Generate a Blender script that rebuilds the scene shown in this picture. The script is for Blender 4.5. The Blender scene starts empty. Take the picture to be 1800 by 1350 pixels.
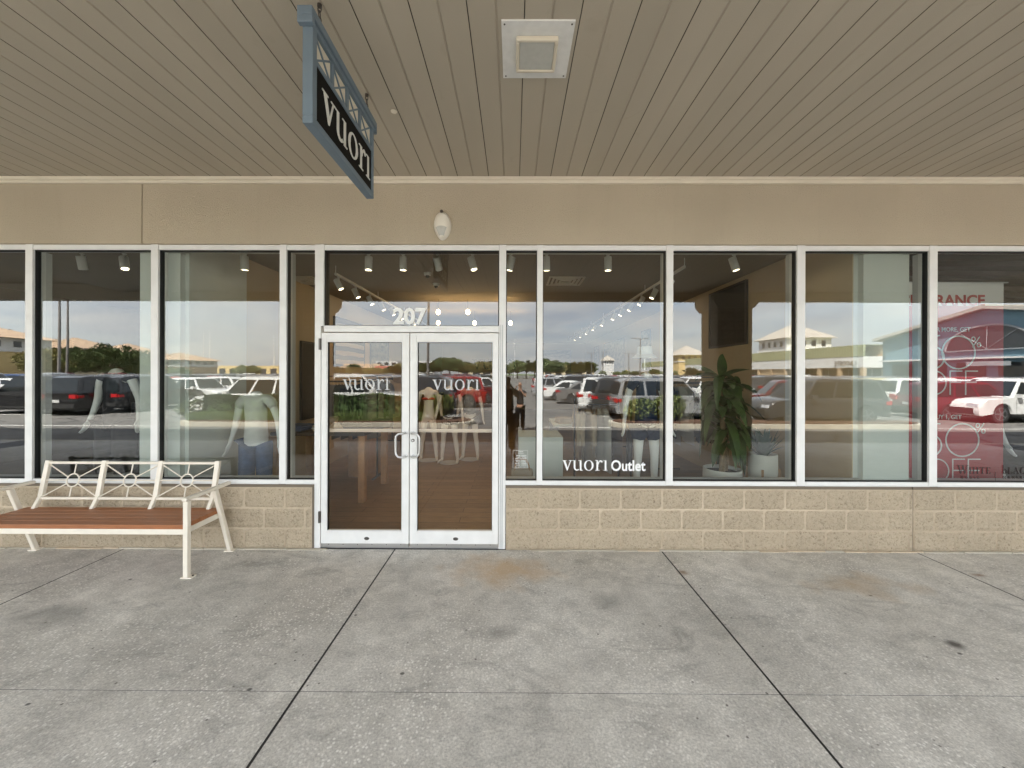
import bpy, bmesh, math, random
from math import sin, cos, pi, radians as R
from mathutils import Vector, Matrix

random.seed(7)
S = bpy.context.scene
COL = S.collection

# ---------------------------------------------------------------- camera, sky, sun, exposure
cd = bpy.data.cameras.new('camera')
cam = bpy.data.objects.new('camera', cd); COL.objects.link(cam)
CAMY, CAMZ, FPX = -3.93, 1.80, 676.0
cam.location = (0, CAMY, CAMZ)
cd.sensor_width = 36; cd.lens = FPX / 1800 * 36
cd.shift_y = -18 / 1800
cd.clip_start = 0.02; cd.clip_end = 2000
cam.rotation_euler = (Matrix.Rotation(R(0.25), 3, 'Z') @ Matrix.Rotation(R(90), 3, 'X') @ Matrix.Rotation(R(0.17), 3, 'Z')).to_euler()
S.camera = cam

SUN_EL, SUN_AZ = 54.0, -28.0      # azimuth from +Y (behind the shops), negative = towards -X
sdir = Vector((sin(R(SUN_AZ)) * cos(R(SUN_EL)), cos(R(SUN_AZ)) * cos(R(SUN_EL)), sin(R(SUN_EL))))
sl = bpy.data.lights.new('sun', 'SUN'); sl.energy = 5.0; sl.angle = R(0.5); sl.color = (1, .95, .86)
so = bpy.data.objects.new('sun', sl); COL.objects.link(so)
so.rotation_euler = (-sdir).to_track_quat('-Z', 'Y').to_euler()

W = bpy.data.worlds.new('World'); S.world = W; W.use_nodes = True
wn, wl = W.node_tree.nodes, W.node_tree.links
bg = wn['Background']
sky = wn.new('ShaderNodeTexSky'); sky.sky_type = 'NISHITA'; sky.sun_disc = False
sky.sun_elevation = R(SUN_EL); sky.sun_rotation = R(SUN_AZ); sky.air_density = 1.2; sky.dust_density = 1.0; sky.ozone_density = 1.5
bg.inputs[1].default_value = 0.15
tc = wn.new('ShaderNodeTexCoord'); mp = wn.new('ShaderNodeMapping'); mp.inputs['Scale'].default_value = (1.4, 1.4, 5.5)
nz = wn.new('ShaderNodeTexNoise'); nz.inputs['Scale'].default_value = 2.2; nz.inputs['Detail'].default_value = 7; nz.inputs['Distortion'].default_value = .5
cr = wn.new('ShaderNodeValToRGB'); cr.color_ramp.elements[0].position = .32; cr.color_ramp.elements[1].position = .60
cr.color_ramp.elements[0].color = (.72, .72, .72, 1); cr.color_ramp.elements[1].color = (.92, .92, .92, 1)
mx = wn.new('ShaderNodeMix'); mx.data_type = 'RGBA'
wl.new(tc.outputs['Generated'], mp.inputs[0]); wl.new(mp.outputs[0], nz.inputs[0]); wl.new(nz.outputs[0], cr.inputs[0])
wl.new(cr.outputs[0], mx.inputs[0]); wl.new(sky.outputs[0], mx.inputs[6]); nz2 = wn.new('ShaderNodeTexNoise'); nz2.inputs['Scale'].default_value = 3.0; nz2.inputs['Detail'].default_value = 9; nz2.inputs['Roughness'].default_value = .6; nz2.inputs['Distortion'].default_value = .8
cr2 = wn.new('ShaderNodeValToRGB'); cr2.color_ramp.elements[0].position = .36; cr2.color_ramp.elements[1].position = .66
cr2.color_ramp.elements[0].color = (2.55, 2.75, 3.0, 1); cr2.color_ramp.elements[1].color = (3.8, 3.7, 3.5, 1)
wl.new(mp.outputs[0], nz2.inputs[0]); wl.new(nz2.outputs[0], cr2.inputs[0]); wl.new(cr2.outputs[0], mx.inputs[7])
wl.new(mx.outputs[2], bg.inputs[0])

S.view_settings.view_transform = 'Standard'; S.view_settings.look = 'None'
S.view_settings.exposure = 3.22; S.view_settings.gamma = 1
S.render.engine = 'CYCLES'
S.cycles.use_denoising = True
S.cycles.max_bounces = 10; S.cycles.transparent_max_bounces = 24; S.cycles.glossy_bounces = 4; S.cycles.diffuse_bounces = 5
S.cycles.sample_clamp_indirect = 8

# ---------------------------------------------------------------- pixel helpers (photo pixels to metres)
def PX(px, d): return (px - 903) * d / FPX
def PZ(py, d): return CAMZ + (657 - py) * d / FPX
def PY(d): return d + CAMY

# ---------------------------------------------------------------- materials
MATS = {}
def mat(name, col=(.5, .5, .5), rough=.5, metal=0, var=0, vscale=6, bump=0, bscale=60, spec=.5, emit=None, estr=1, col2=None, coat=0):
    if name in MATS: return MATS[name]
    m = bpy.data.materials.new(name); m.use_nodes = True
    n, l = m.node_tree.nodes, m.node_tree.links
    b = n['Principled BSDF']
    b.inputs['Base Color'].default_value = (*col, 1); b.inputs['Roughness'].default_value = rough
    b.inputs['Metallic'].default_value = metal; b.inputs['Specular IOR Level'].default_value = spec
    b.inputs['Coat Weight'].default_value = coat
    if emit: b.inputs['Emission Color'].default_value = (*emit, 1); b.inputs['Emission Strength'].default_value = estr
    if var or bump or col2:
        t = n.new('ShaderNodeTexCoord')
        if var or col2:
            a = n.new('ShaderNodeTexNoise'); a.inputs['Scale'].default_value = vscale; a.inputs['Detail'].default_value = 6
            l.new(t.outputs['Object'], a.inputs[0])
            r = n.new('ShaderNodeValToRGB'); r.color_ramp.elements[0].position = .3; r.color_ramp.elements[1].position = .7
            c2 = col2 or tuple(min(1, c * (1 + var)) for c in col); c1 = col if col2 else tuple(c * (1 - var) for c in col)
            r.color_ramp.elements[0].color = (*c1, 1); r.color_ramp.elements[1].color = (*c2, 1)
            l.new(a.outputs[0], r.inputs[0]); l.new(r.outputs[0], b.inputs['Base Color'])
        if bump:
            a = n.new('ShaderNodeTexNoise'); a.inputs['Scale'].default_value = bscale; a.inputs['Detail'].default_value = 5
            l.new(t.outputs['Object'], a.inputs[0])
            bp = n.new('ShaderNodeBump'); bp.inputs['Strength'].default_value = min(1, bump); bp.inputs['Distance'].default_value = .01
            l.new(a.outputs[0], bp.inputs['Height']); l.new(bp.outputs[0], b.inputs['Normal'])
    MATS[name] = m; return m

class NT:
    def __init__(s, name, rough=.8):
        s.m = bpy.data.materials.new(name); s.m.use_nodes = True
        s.n, s.l = s.m.node_tree.nodes, s.m.node_tree.links
        s.b = s.n['Principled BSDF']; s.b.inputs['Roughness'].default_value = rough
        s.t = s.n.new('ShaderNodeTexCoord').outputs['Object']; MATS[name] = s.m
    def mapping(s, scale=(1, 1, 1), rot=(0, 0, 0), loc=(0, 0, 0)):
        k = s.n.new('ShaderNodeMapping'); k.inputs['Scale'].default_value = scale; k.inputs['Rotation'].default_value = rot; k.inputs['Location'].default_value = loc
        s.l.new(s.t, k.inputs[0]); return k.outputs[0]
    def noise(s, sc, det=5, v=None, dist=0, rough=.5):
        k = s.n.new('ShaderNodeTexNoise'); k.inputs['Scale'].default_value = sc; k.inputs['Detail'].default_value = det
        k.inputs['Distortion'].default_value = dist; k.inputs['Roughness'].default_value = rough
        s.l.new(v or s.t, k.inputs[0]); return k.outputs[0]
    def vor(s, sc, v=None, feat='F1', rnd=1):
        k = s.n.new('ShaderNodeTexVoronoi'); k.feature = feat; k.inputs['Scale'].default_value = sc; k.inputs['Randomness'].default_value = rnd
        s.l.new(v or s.t, k.inputs[0]); return k.outputs[0]
    def ramp(s, f, *st):
        k = s.n.new('ShaderNodeValToRGB'); e = k.color_ramp.elements
        e[0].position, e[0].color = st[0][0], (*(st[0][1] if isinstance(st[0][1], tuple) else (st[0][1],) * 3), 1)
        e[1].position, e[1].color = st[-1][0], (*(st[-1][1] if isinstance(st[-1][1], tuple) else (st[-1][1],) * 3), 1)
        for p, c in st[1:-1]:
            x = e.new(p); x.color = (*(c if isinstance(c, tuple) else (c,) * 3), 1)
        s.l.new(f, k.inputs[0]); return k.outputs[0]
    def mix(s, a, b, f=.5, mode='MIX'):
        k = s.n.new('ShaderNodeMix'); k.data_type = 'RGBA'; k.blend_type = mode
        for i, x in ((0, f), (6, a), (7, b)):
            if isinstance(x, (int, float)): k.inputs[i].default_value = x
            elif isinstance(x, tuple): k.inputs[i].default_value = (*x, 1)
            else: s.l.new(x, k.inputs[i])
        return k.outputs[2]
    def bump(s, h, st=.5, dist=.01, prev=None):
        k = s.n.new('ShaderNodeBump'); k.inputs['Strength'].default_value = st; k.inputs['Distance'].default_value = dist
        s.l.new(h, k.inputs['Height'])
        if prev is not None: s.l.new(prev, k.inputs['Normal'])
        return k.outputs[0]
    def done(s, col=None, nrm=None, rough=None):
        if col is not None: s.l.new(col, s.b.inputs['Base Color'])
        if nrm is not None: s.l.new(nrm, s.b.inputs['Normal'])
        if rough is not None: s.l.new(rough, s.b.inputs['Roughness'])
        return s.m

# pavement concrete: blotches, aggregate, gum spots, a few rusty stains
k = NT('concrete', .85)
big = k.ramp(k.noise(.75, 6, k.mapping((1, .8, 1)), .8, .6), (.3, (.45, .43, .39)), (.5, (.55, .528, .483)), (.72, (.66, .636, .588)))
mid = k.ramp(k.noise(5, 10, None, .3, .72), (.34, .80), (.66, 1.15))
fin = k.ramp(k.noise(75, 5, None, 0, .8), (.34, .68), (.66, 1.3))
c = k.mix(big, mid, 1, 'MULTIPLY'); c = k.mix(c, fin, 1, 'MULTIPLY')
agg = k.ramp(k.vor(40), (.20, 1), (.32, 0))
aggm = k.ramp(k.noise(1.1, 5, k.mapping((1, 1, 1), loc=(3, 1, 0))), (.38, 0), (.6, .75))
c = k.mix(c, (.84, .82, .77), k.mix(agg, aggm, 1, 'MULTIPLY'))
gum = k.ramp(k.vor(3.1, k.mapping((1, 1.3, 1))), (.03, 1), (.055, 0))
gm = k.ramp(k.noise(2.1, 2, k.mapping((1, 1, 1), loc=(9, 2, 0))), (.42, 0), (.46, .85))
c = k.mix(c, (.06, .055, .05), k.mix(gum, gm, 1, 'MULTIPLY'))
gum2 = k.ramp(k.vor(9.5, k.mapping((1, 1, 1), loc=(4, 7, 0))), (.05, 1), (.085, 0))
gm2 = k.ramp(k.noise(3, 2, k.mapping((1, 1, 1), loc=(1, 6, 0))), (.44, 0), (.48, .8))
c = k.mix(c, (.09, .08, .07), k.mix(gum2, gm2, 1, 'MULTIPLY'))
scuff = k.ramp(k.noise(2.6, 10, k.mapping((.7, 1.5, 1), (0, 0, .5)), 1.6, .72), (.54, 0), (.72, .5))
c = k.mix(c, (.15, .145, .135), scuff)
def blob(x, y, rx, ry, col, amt, cc):
    mpg = k.n.new('ShaderNodeMapping'); mpg.vector_type = 'TEXTURE'
    mpg.inputs['Location'].default_value = (x, y, 0); mpg.inputs['Scale'].default_value = (rx, ry, 9)
    k.l.new(k.t, mpg.inputs[0])
    nn = k.noise(3.5, 5, k.t); 
    va = k.n.new('ShaderNodeVectorMath'); va.operation = 'LENGTH'; k.l.new(mpg.outputs[0], va.inputs[0])
    ad = k.n.new('ShaderNodeMath'); ad.operation = 'MULTIPLY_ADD'; k.l.new(nn, ad.inputs[0]); ad.inputs[1].default_value = 1.1; k.l.new(va.outputs['Value'], ad.inputs[2])
    f = k.ramp(ad.outputs[0], (.55, amt), (1.3, 0))
    return k.mix(cc, col, f)
c = blob(-.05, -.38, 1.3, .75, (.50, .36, .22), .8, c)
c = blob(1.55, -.42, .16, .16, (.20, .11, .05), .9, c)
c = blob(4.2, -.45, .16, .1, (.18, .09, .04), 1, c)
c = blob(3.0, -.62, 1.1, .5, (.42, .31, .19), .75, c)
c = blob(2.95, -1.35, .13, .1, (.11, .10, .09), 1, c)
c = blob(.75, -.85, .35, .4, (.27, .26, .235), .6, c)
c = blob(-.1, -1.25, .35, .25, (.19, .18, .165), .6, c)
c = blob(-3.4, -1.1, .8, .4, (.19, .185, .17), .55, c)
k.done(c, k.bump(k.noise(140, 4, None, 0, .7), .35, .004), k.ramp(k.noise(4), (.3, .72), (.7, .92)))

k = NT('block_face', .92)
rn = k.noise(44, 8, None, .8, .72)
c = k.mix(k.ramp(rn, (.36, (.28, .22, .15)), (.45, (.50, .412, .295)), (.62, (.57, .47, .345))), k.ramp(k.noise(2.2, 3), (.3, .93), (.7, 1.05)), 1, 'MULTIPLY')
k.done(c, k.bump(rn, 1, .022, k.bump(k.vor(55), .5, .008)))
mat('mortar', (.555, .458, .338), .95, var=.08, vscale=30)

k = NT('stucco', .93)
gr = k.noise(240, 4, None, 0, .75)
c = k.mix(k.ramp(k.noise(.9, 4), (.3, (.505, .435, .328)), (.7, (.57, .493, .373))), k.ramp(gr, (.3, .9), (.7, 1.08)), 1, 'MULTIPLY')
c = k.mix(c, (.36, .29, .20), k.ramp(k.noise(1.3, 8, k.mapping((4, 1, .35)), .4, .65), (.56, 0), (.80, .2)))
k.done(c, k.bump(k.noise(85, 4, None, 0, .7), 1, .012, k.bump(k.noise(9, 3), .3, .008)))

k = NT('soffit_board', .6)
c = k.mix(k.ramp(k.noise(1.0, 4, k.mapping((2, .5, 1))), (.3, (.41, .363, .287)), (.7, (.455, .405, .322))), k.ramp(k.noise(300, 3), (.3, .94), (.7, 1.05)), 1, 'MULTIPLY')
c = k.mix(c, (.30, .25, .19), k.ramp(k.noise(3.4, 6, None, 1.5), (.66, 0), (.8, .35)))
sx_ = k.n.new('ShaderNodeSeparateXYZ'); k.l.new(k.t, sx_.inputs[0]); ma = k.n.new('ShaderNodeMath'); ma.operation = 'MULTIPLY_ADD'; ma.inputs[1].default_value = 1 / .157; ma.inputs[2].default_value = -.344; k.l.new(sx_.outputs[0], ma.inputs[0])
fl = k.n.new('ShaderNodeMath'); fl.operation = 'FLOOR'; k.l.new(ma.outputs[0], fl.inputs[0]); wn_ = k.n.new('ShaderNodeTexWhiteNoise'); wn_.noise_dimensions = '1D'; k.l.new(fl.outputs[0], wn_.inputs['W'])
c = k.mix(c, k.ramp(wn_.outputs['Value'], (0, .97), (1, 1.02)), 1, 'MULTIPLY')
k.done(c, k.bump(k.noise(160, 3), .15, .002))
mat('groove_dark', (.05, .04, .03), .9); mat('groove_soft', (.40, .35, .28), .9)
mat('trim_cream', (.72, .66, .54), .55, var=.04, vscale=4)
mat('white_frame', (.76, .76, .745), .40, var=.045, vscale=7, bump=.06, bscale=70)
mat('frame_grey', (.55, .56, .56), .45); mat('grey_trim', (.42, .44, .44), .5, var=.05)
mat('gasket', (.012, .012, .012), .6); mat('dark_slot', (.17, .14, .105), .9)
mat('alu', (.62, .62, .62), .32, .9); mat('steel_dark', (.12, .11, .1), .4, .8)
mat('cream_metal', (.80, .74, .635), .42, var=.04, vscale=14, bump=.06, bscale=120)
mat('sign_blue', (.15, .20, .245), .5, var=.05, vscale=8); mat('sign_black', (.004, .0035, .003), .7, spec=.2)
mat('letter_silver', (.72, .72, .68), .45); mat('letter_white', (.86, .87, .86), .6)
mat('letter_faint', (.55, .56, .56), .6); mat('screen_black', (.006, .005, .005), .6, spec=.15); mat('letter_red', (.40, .02, .025), .6); mat('letter_dark', (.035, .02, .018), .6)
mat('lens', (.50, .50, .46), .25, var=.04, vscale=30); mat('fixture_cream', (.66, .6, .48), .5); mat('fixture_white', (.72, .715, .69), .55, var=.06, vscale=20)
mat('light_cover', (.8, .76, .67), .4)
k = NT('seat_wood', .45)
g = k.noise(6, 7, k.mapping((1, 22, 22)), .4, .6)
k.done(k.ramp(g, (.3, (.27, .098, .036)), (.7, (.41, .165, .066))), k.bump(g, .2, .003))
k = NT('wood_floor', .38)
br = k.n.new('ShaderNodeTexBrick'); br.inputs['Scale'].default_value = 1; br.inputs['Brick Width'].default_value = 1.3; br.inputs['Row Height'].default_value = .17
br.inputs['Mortar Size'].default_value = .003; br.inputs['Color1'].default_value = (.25, .165, .085, 1); br.inputs['Color2'].default_value = (.34, .225, .12, 1); br.inputs['Mortar'].default_value = (.06, .035, .02, 1)
k.l.new(k.t, br.inputs[0])
k.done(k.mix(br.outputs[0], k.ramp(k.noise(5, 7, k.mapping((1.2, 14, 1))), (.3, .72), (.7, 1.2)), 1, 'MULTIPLY'))
mat('inner_wall', (.56, .45, .30), .85, var=.03, vscale=1); mat('inner_white', (.66, .70, .67), .8, var=.04, vscale=2); mat('inner_ceiling', (.26, .21, .15), .9, var=.04, vscale=1)
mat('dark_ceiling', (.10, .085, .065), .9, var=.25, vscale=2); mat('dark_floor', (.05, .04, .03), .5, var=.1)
mat('mannequin', (.88, .88, .86), .4); mat('black_metal', (.02, .02, .02), .45)
mat('pot_white', (.74, .73, .68), .6, var=.03, vscale=5); mat('soil', (.03, .022, .015), .95, bump=.6, bscale=60)
mat('tan_wood', (.42, .25, .12), .6, var=.15, vscale=12); mat('dark_wood', (.035, .024, .016), .5, var=.2, vscale=9)
k = NT('leaf', .45)
k.done(k.ramp(k.noise(7, 3), (.3, (.022, .06, .012)), (.7, (.07, .135, .03))))
pass
mat('leaf_grey', (.07, .11, .085), .5, var=.3, vscale=8); mat('stem', (.30, .21, .12), .8, var=.3, vscale=20, bump=.5, bscale=30)
mat('poster_red', (.42, .022, .03), .55, var=.04, vscale=2); mat('poster_white', (.74, .74, .71), .6)
mat('fabric_black', (.018, .018, .022), .9, var=.2); mat('fabric_navy', (.018, .03, .07), .9, var=.2); mat('fabric_white', (.72, .71, .68), .9, var=.05)
mat('fabric_denim', (.055, .10, .21), .9, var=.25, vscale=14); mat('fabric_grey', (.21, .21, .20), .9, var=.2); mat('fabric_olive', (.08, .075, .045), .9, var=.2)
mat('fabric_coral', (.50, .07, .05), .8, var=.1); mat('fabric_beige', (.45, .37, .27), .9, var=.1); mat('fabric_brown', (.12, .06, .035), .9, var=.2)
mat('skin', (.36, .20, .13), .6); mat('hair', (.02, .014, .01), .7)
mat('lamp_on', (1, 1, 1), .5, emit=(1, .82, .55), estr=2.2); mat('bulb_on', (1, 1, 1), .5, emit=(1, .66, .30), estr=5)

k = NT('asphalt', .9)
c = k.mix(k.ramp(k.noise(.35, 6), (.3, (.11, .105, .097)), (.7, (.18, .172, .158))), k.ramp(k.noise(60, 4, None, 0, .7), (.3, .7), (.7, 1.3)), 1, 'MULTIPLY')
cra = k.ramp(k.vor(.55, k.mapping((.35, 1.6, 1)), 'DISTANCE_TO_EDGE'), (.006, 1), (.016, 0))
c = k.mix(c, (.02, .02, .02), cra)
k.done(c, k.bump(k.noise(80, 4), .4, .006))
mat('kerb', (.48, .44, .36), .85, var=.12, vscale=3, bump=.3, bscale=50)
mat('road_paint', (.62, .61, .57), .7, var=.12, vscale=4)
mat('mulch', (.10, .05, .028), .95, var=.4, vscale=14, bump=.8, bscale=30); mat('grass_mat', (.09, .13, .03), .9, var=.3, vscale=9)
mat('hedge_leaf', (.07, .12, .035), .6, var=.4, vscale=3); mat('bush_leaf', (.13, .16, .035), .6, var=.3, vscale=3)
mat('tree_leaf', (.11, .14, .045), .6, var=.35, vscale=1.2); mat('tree_leaf_olive', (.20, .18, .06), .6, var=.3, vscale=1.2); mat('bark', (.10, .075, .05), .9, var=.2, vscale=4)
mat('cream_siding', (.62, .52, .35), .8, var=.06, vscale=1); mat('white_siding', (.72, .71, .68), .7, var=.04, vscale=1); mat('yellow_siding', (.66, .50, .24), .8, var=.05)
mat('arch_trim', (.34, .36, .37), .7); mat('tan_siding', (.50, .36, .22), .8, var=.05); mat('blue_siding', (.16, .27, .33), .75, var=.05); mat('green_parapet', (.33, .34, .20), .75, var=.05)
mat('roof_tin', (.50, .46, .40), .5, var=.06); mat('roof_tan', (.46, .33, .22), .8, var=.1); mat('roof_red', (.42, .13, .08), .8); mat('shop_glass', (.03, .035, .04), .12, spec=.8)
mat('shop_dark', (.05, .045, .04), .8); mat('awning_teal', (.12, .36, .38), .7); mat('pole_grey', (.22, .2, .18), .6, .3); mat('pole_white', (.7, .7, .7), .6)
mat('tyre', (.015, .015, .015), .85); mat('rim', (.45, .45, .46), .3, .9); mat('car_glass', (.012, .016, .018), .06, spec=.9); mat('car_trim', (.025, .025, .025), .55)
mat('tail_red', (.42, .012, .015), .2); mat('head_clear', (.7, .72, .75), .12); mat('plate', (.6, .6, .58), .5)
PAINT = {'white': (.74, .74, .72), 'black': (.006, .006, .007), 'dark grey': (.04, .042, .044), 'silver': (.36, .37, .38), 'red': (.30, .014, .016),
         'maroon': (.11, .012, .02), 'blue': (.02, .055, .16), 'beige': (.48, .42, .24), 'grey': (.16, .155, .15)}
for kx, v in PAINT.items(): mat('paint_' + kx.replace(' ', '_'), v, .25, .35 if kx in ('silver', 'beige') else .0, coat=.8)

def glass_mat(name, tint, base, edge):
    m = bpy.data.materials.new(name); m.use_nodes = True
    n, l = m.node_tree.nodes, m.node_tree.links
    n.remove(n['Principled BSDF']); out = n['Material Output']
    tr = n.new('ShaderNodeBsdfTransparent'); tr.inputs[0].default_value = (*tint, 1)
    gl = n.new('ShaderNodeBsdfGlossy'); gl.inputs['Roughness'].default_value = 0.0; gl.inputs[0].default_value = (.96, .98, 1, 1)
    fr = n.new('ShaderNodeLayerWeight'); fr.inputs['Blend'].default_value = .5
    mr = n.new('ShaderNodeMapRange'); mr.inputs[3].default_value = base; mr.inputs[4].default_value = edge; mr.clamp = True
    pw = n.new('ShaderNodeMath'); pw.operation = 'POWER'; pw.inputs[1].default_value = 2.5
    l.new(fr.outputs['Facing'], pw.inputs[0]); l.new(pw.outputs[0], mr.inputs[0])
    t = n.new('ShaderNodeTexCoord'); nz = n.new('ShaderNodeTexNoise'); nz.inputs['Scale'].default_value = 1.7; nz.inputs['Detail'].default_value = 1
    l.new(t.outputs['Object'], nz.inputs[0]); bp = n.new('ShaderNodeBump'); bp.inputs['Strength'].default_value = .05; bp.inputs['Distance'].default_value = .005
    l.new(nz.outputs[0], bp.inputs['Height']); l.new(bp.outputs[0], gl.inputs['Normal'])
    mx = n.new('ShaderNodeMixShader'); l.new(mr.outputs[0], mx.inputs[0]); l.new(tr.outputs[0], mx.inputs[1]); l.new(gl.outputs[0], mx.inputs[2])
    l.new(mx.outputs[0], out.inputs[0]); MATS[name] = m; return m
glass_mat('window_glass', (.68, .71, .68), .088, .42)
glass_mat('door_glass', (.80, .74, .66), .070, .38)
glass_mat('neighbour_glass', (.68, .71, .70), .088, .42)

# ---------------------------------------------------------------- mesh builder
class MB:
    def __init__(s): s.v, s.f, s.mi, s.m = [], [], [], []
    def mid(s, m):
        if m not in s.m: s.m.append(m)
        return s.m.index(m)
    def add(s, vs, fs, m, M=None):
        o = len(s.v); i = s.mid(m)
        s.v += [tuple(M @ Vector(v)) for v in vs] if M is not None else [tuple(v) for v in vs]
        s.f += [tuple(o + q for q in f) for f in fs]; s.mi += [i] * len(fs); return s
    def box(s, x0, x1, y0, y1, z0, z1, m, M=None):
        return s.add([(x0, y0, z0), (x1, y0, z0), (x1, y1, z0), (x0, y1, z0), (x0, y0, z1), (x1, y0, z1), (x1, y1, z1), (x0, y1, z1)],
                     [(0, 3, 2, 1), (4, 5, 6, 7), (0, 1, 5, 4), (1, 2, 6, 5), (2, 3, 7, 6), (3, 0, 4, 7)], m, M)
    def tube(s, pts, r, m, n=8, M=None, rs=None, cap=True):
        pts = [Vector(p) for p in pts]; vs = []; up = None
        for i, p in enumerate(pts):
            d = (pts[min(i + 1, len(pts) - 1)] - pts[max(i - 1, 0)]).normalized()
            if up is None: up = Vector((0, 0, 1)) if abs(d.z) < .9 else Vector((0, 1, 0))
            a = d.cross(up).normalized(); b = a.cross(d).normalized(); up = b
            rr = rs[i] if rs else r
            for k in range(n):
                t = 2 * pi * (k + .5) / n; vs.append(p + a * rr * cos(t) + b * rr * sin(t))
        fs = [(i * n + k, i * n + (k + 1) % n, (i + 1) * n + (k + 1) % n, (i + 1) * n + k) for i in range(len(pts) - 1) for k in range(n)]
        if cap: fs += [tuple(reversed(range(n))), tuple(range((len(pts) - 1) * n, len(pts) * n))]
        return s.add(vs, fs, m, M)
    def cyl(s, c, r, h, m, n=20, axis='Z', r2=None, M=None):
        c = Vector(c); ax = {'X': Vector((1, 0, 0)), 'Y': Vector((0, 1, 0)), 'Z': Vector((0, 0, 1))}[axis]
        return s.tube([c, c + ax * h], r, m, n, M, [r, r if r2 is None else r2])
    def lathe(s, prof, m, n=24, M=None, c=(0, 0, 0)):
        vs = [(c[0] + r * cos(2 * pi * k / n), c[1] + r * sin(2 * pi * k / n), c[2] + z) for r, z in prof for k in range(n)]
        fs = [(i * n + k, i * n + (k + 1) % n, (i + 1) * n + (k + 1) % n, (i + 1) * n + k) for i in range(len(prof) - 1) for k in range(n)]
        return s.add(vs, fs, m, M)
    def prism(s, poly, a, b, m, plane='XZ', M=None):   # polygon extruded along the third axis
        f = {'XZ': lambda u, w, t: (u, t, w), 'XY': lambda u, w, t: (u, w, t), 'YZ': lambda u, w, t: (t, u, w)}[plane]
        n = len(poly)
        return s.add([f(u, w, a) for u, w in poly] + [f(u, w, b) for u, w in poly],
                     [tuple(range(n)), tuple(reversed(range(n, 2 * n)))] + [(i, i + n, (i + 1) % n + n, (i + 1) % n) for i in range(n)], m, M)
    def mesh(s, name, smooth=False):
        me = bpy.data.meshes.new(name); me.from_pydata(s.v, [], s.f)
        for m in s.m: me.materials.append(MATS[m])
        me.polygons.foreach_set('material_index', s.mi)
        bm = bmesh.new(); bm.from_mesh(me); bmesh.ops.recalc_face_normals(bm, faces=bm.faces); bm.to_mesh(me); bm.free()
        if smooth:
            me.polygons.foreach_set('use_smooth', [True] * len(me.polygons)); me.set_sharp_from_angle(angle=R(40))
        me.update(); return me
    def obj(s, name, parent=None, smooth=False, bevel=0, loc=None):
        o = bpy.data.objects.new(name, s.mesh(name, smooth)); COL.objects.link(o)
        if parent: o.parent = parent
        if loc: o.location = loc
        if bevel:
            b = o.modifiers.new('bevel', 'BEVEL'); b.width = bevel; b.segments = 2; b.limit_method = 'ANGLE'; b.angle_limit = R(40)
        return o

def tag(o, label=None, cat=None, group=None, kind=None):
    if label: o['label'] = label
    if cat: o['category'] = cat
    if group: o['group'] = group
    if kind: o['kind'] = kind
    return o
def thing(name, label, cat, loc=(0, 0, 0), rz=0, group=None):
    o = bpy.data.objects.new(name, None); COL.objects.link(o); o.location = loc; o.rotation_euler = (0, 0, rz); o.empty_display_size = .2
    return tag(o, label, cat, group)
def copy_tree(o, parent=None):
    c = o.copy(); COL.objects.link(c)
    if parent: c.parent = parent
    for ch in list(o.children): copy_tree(ch, c)
    return c

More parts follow.
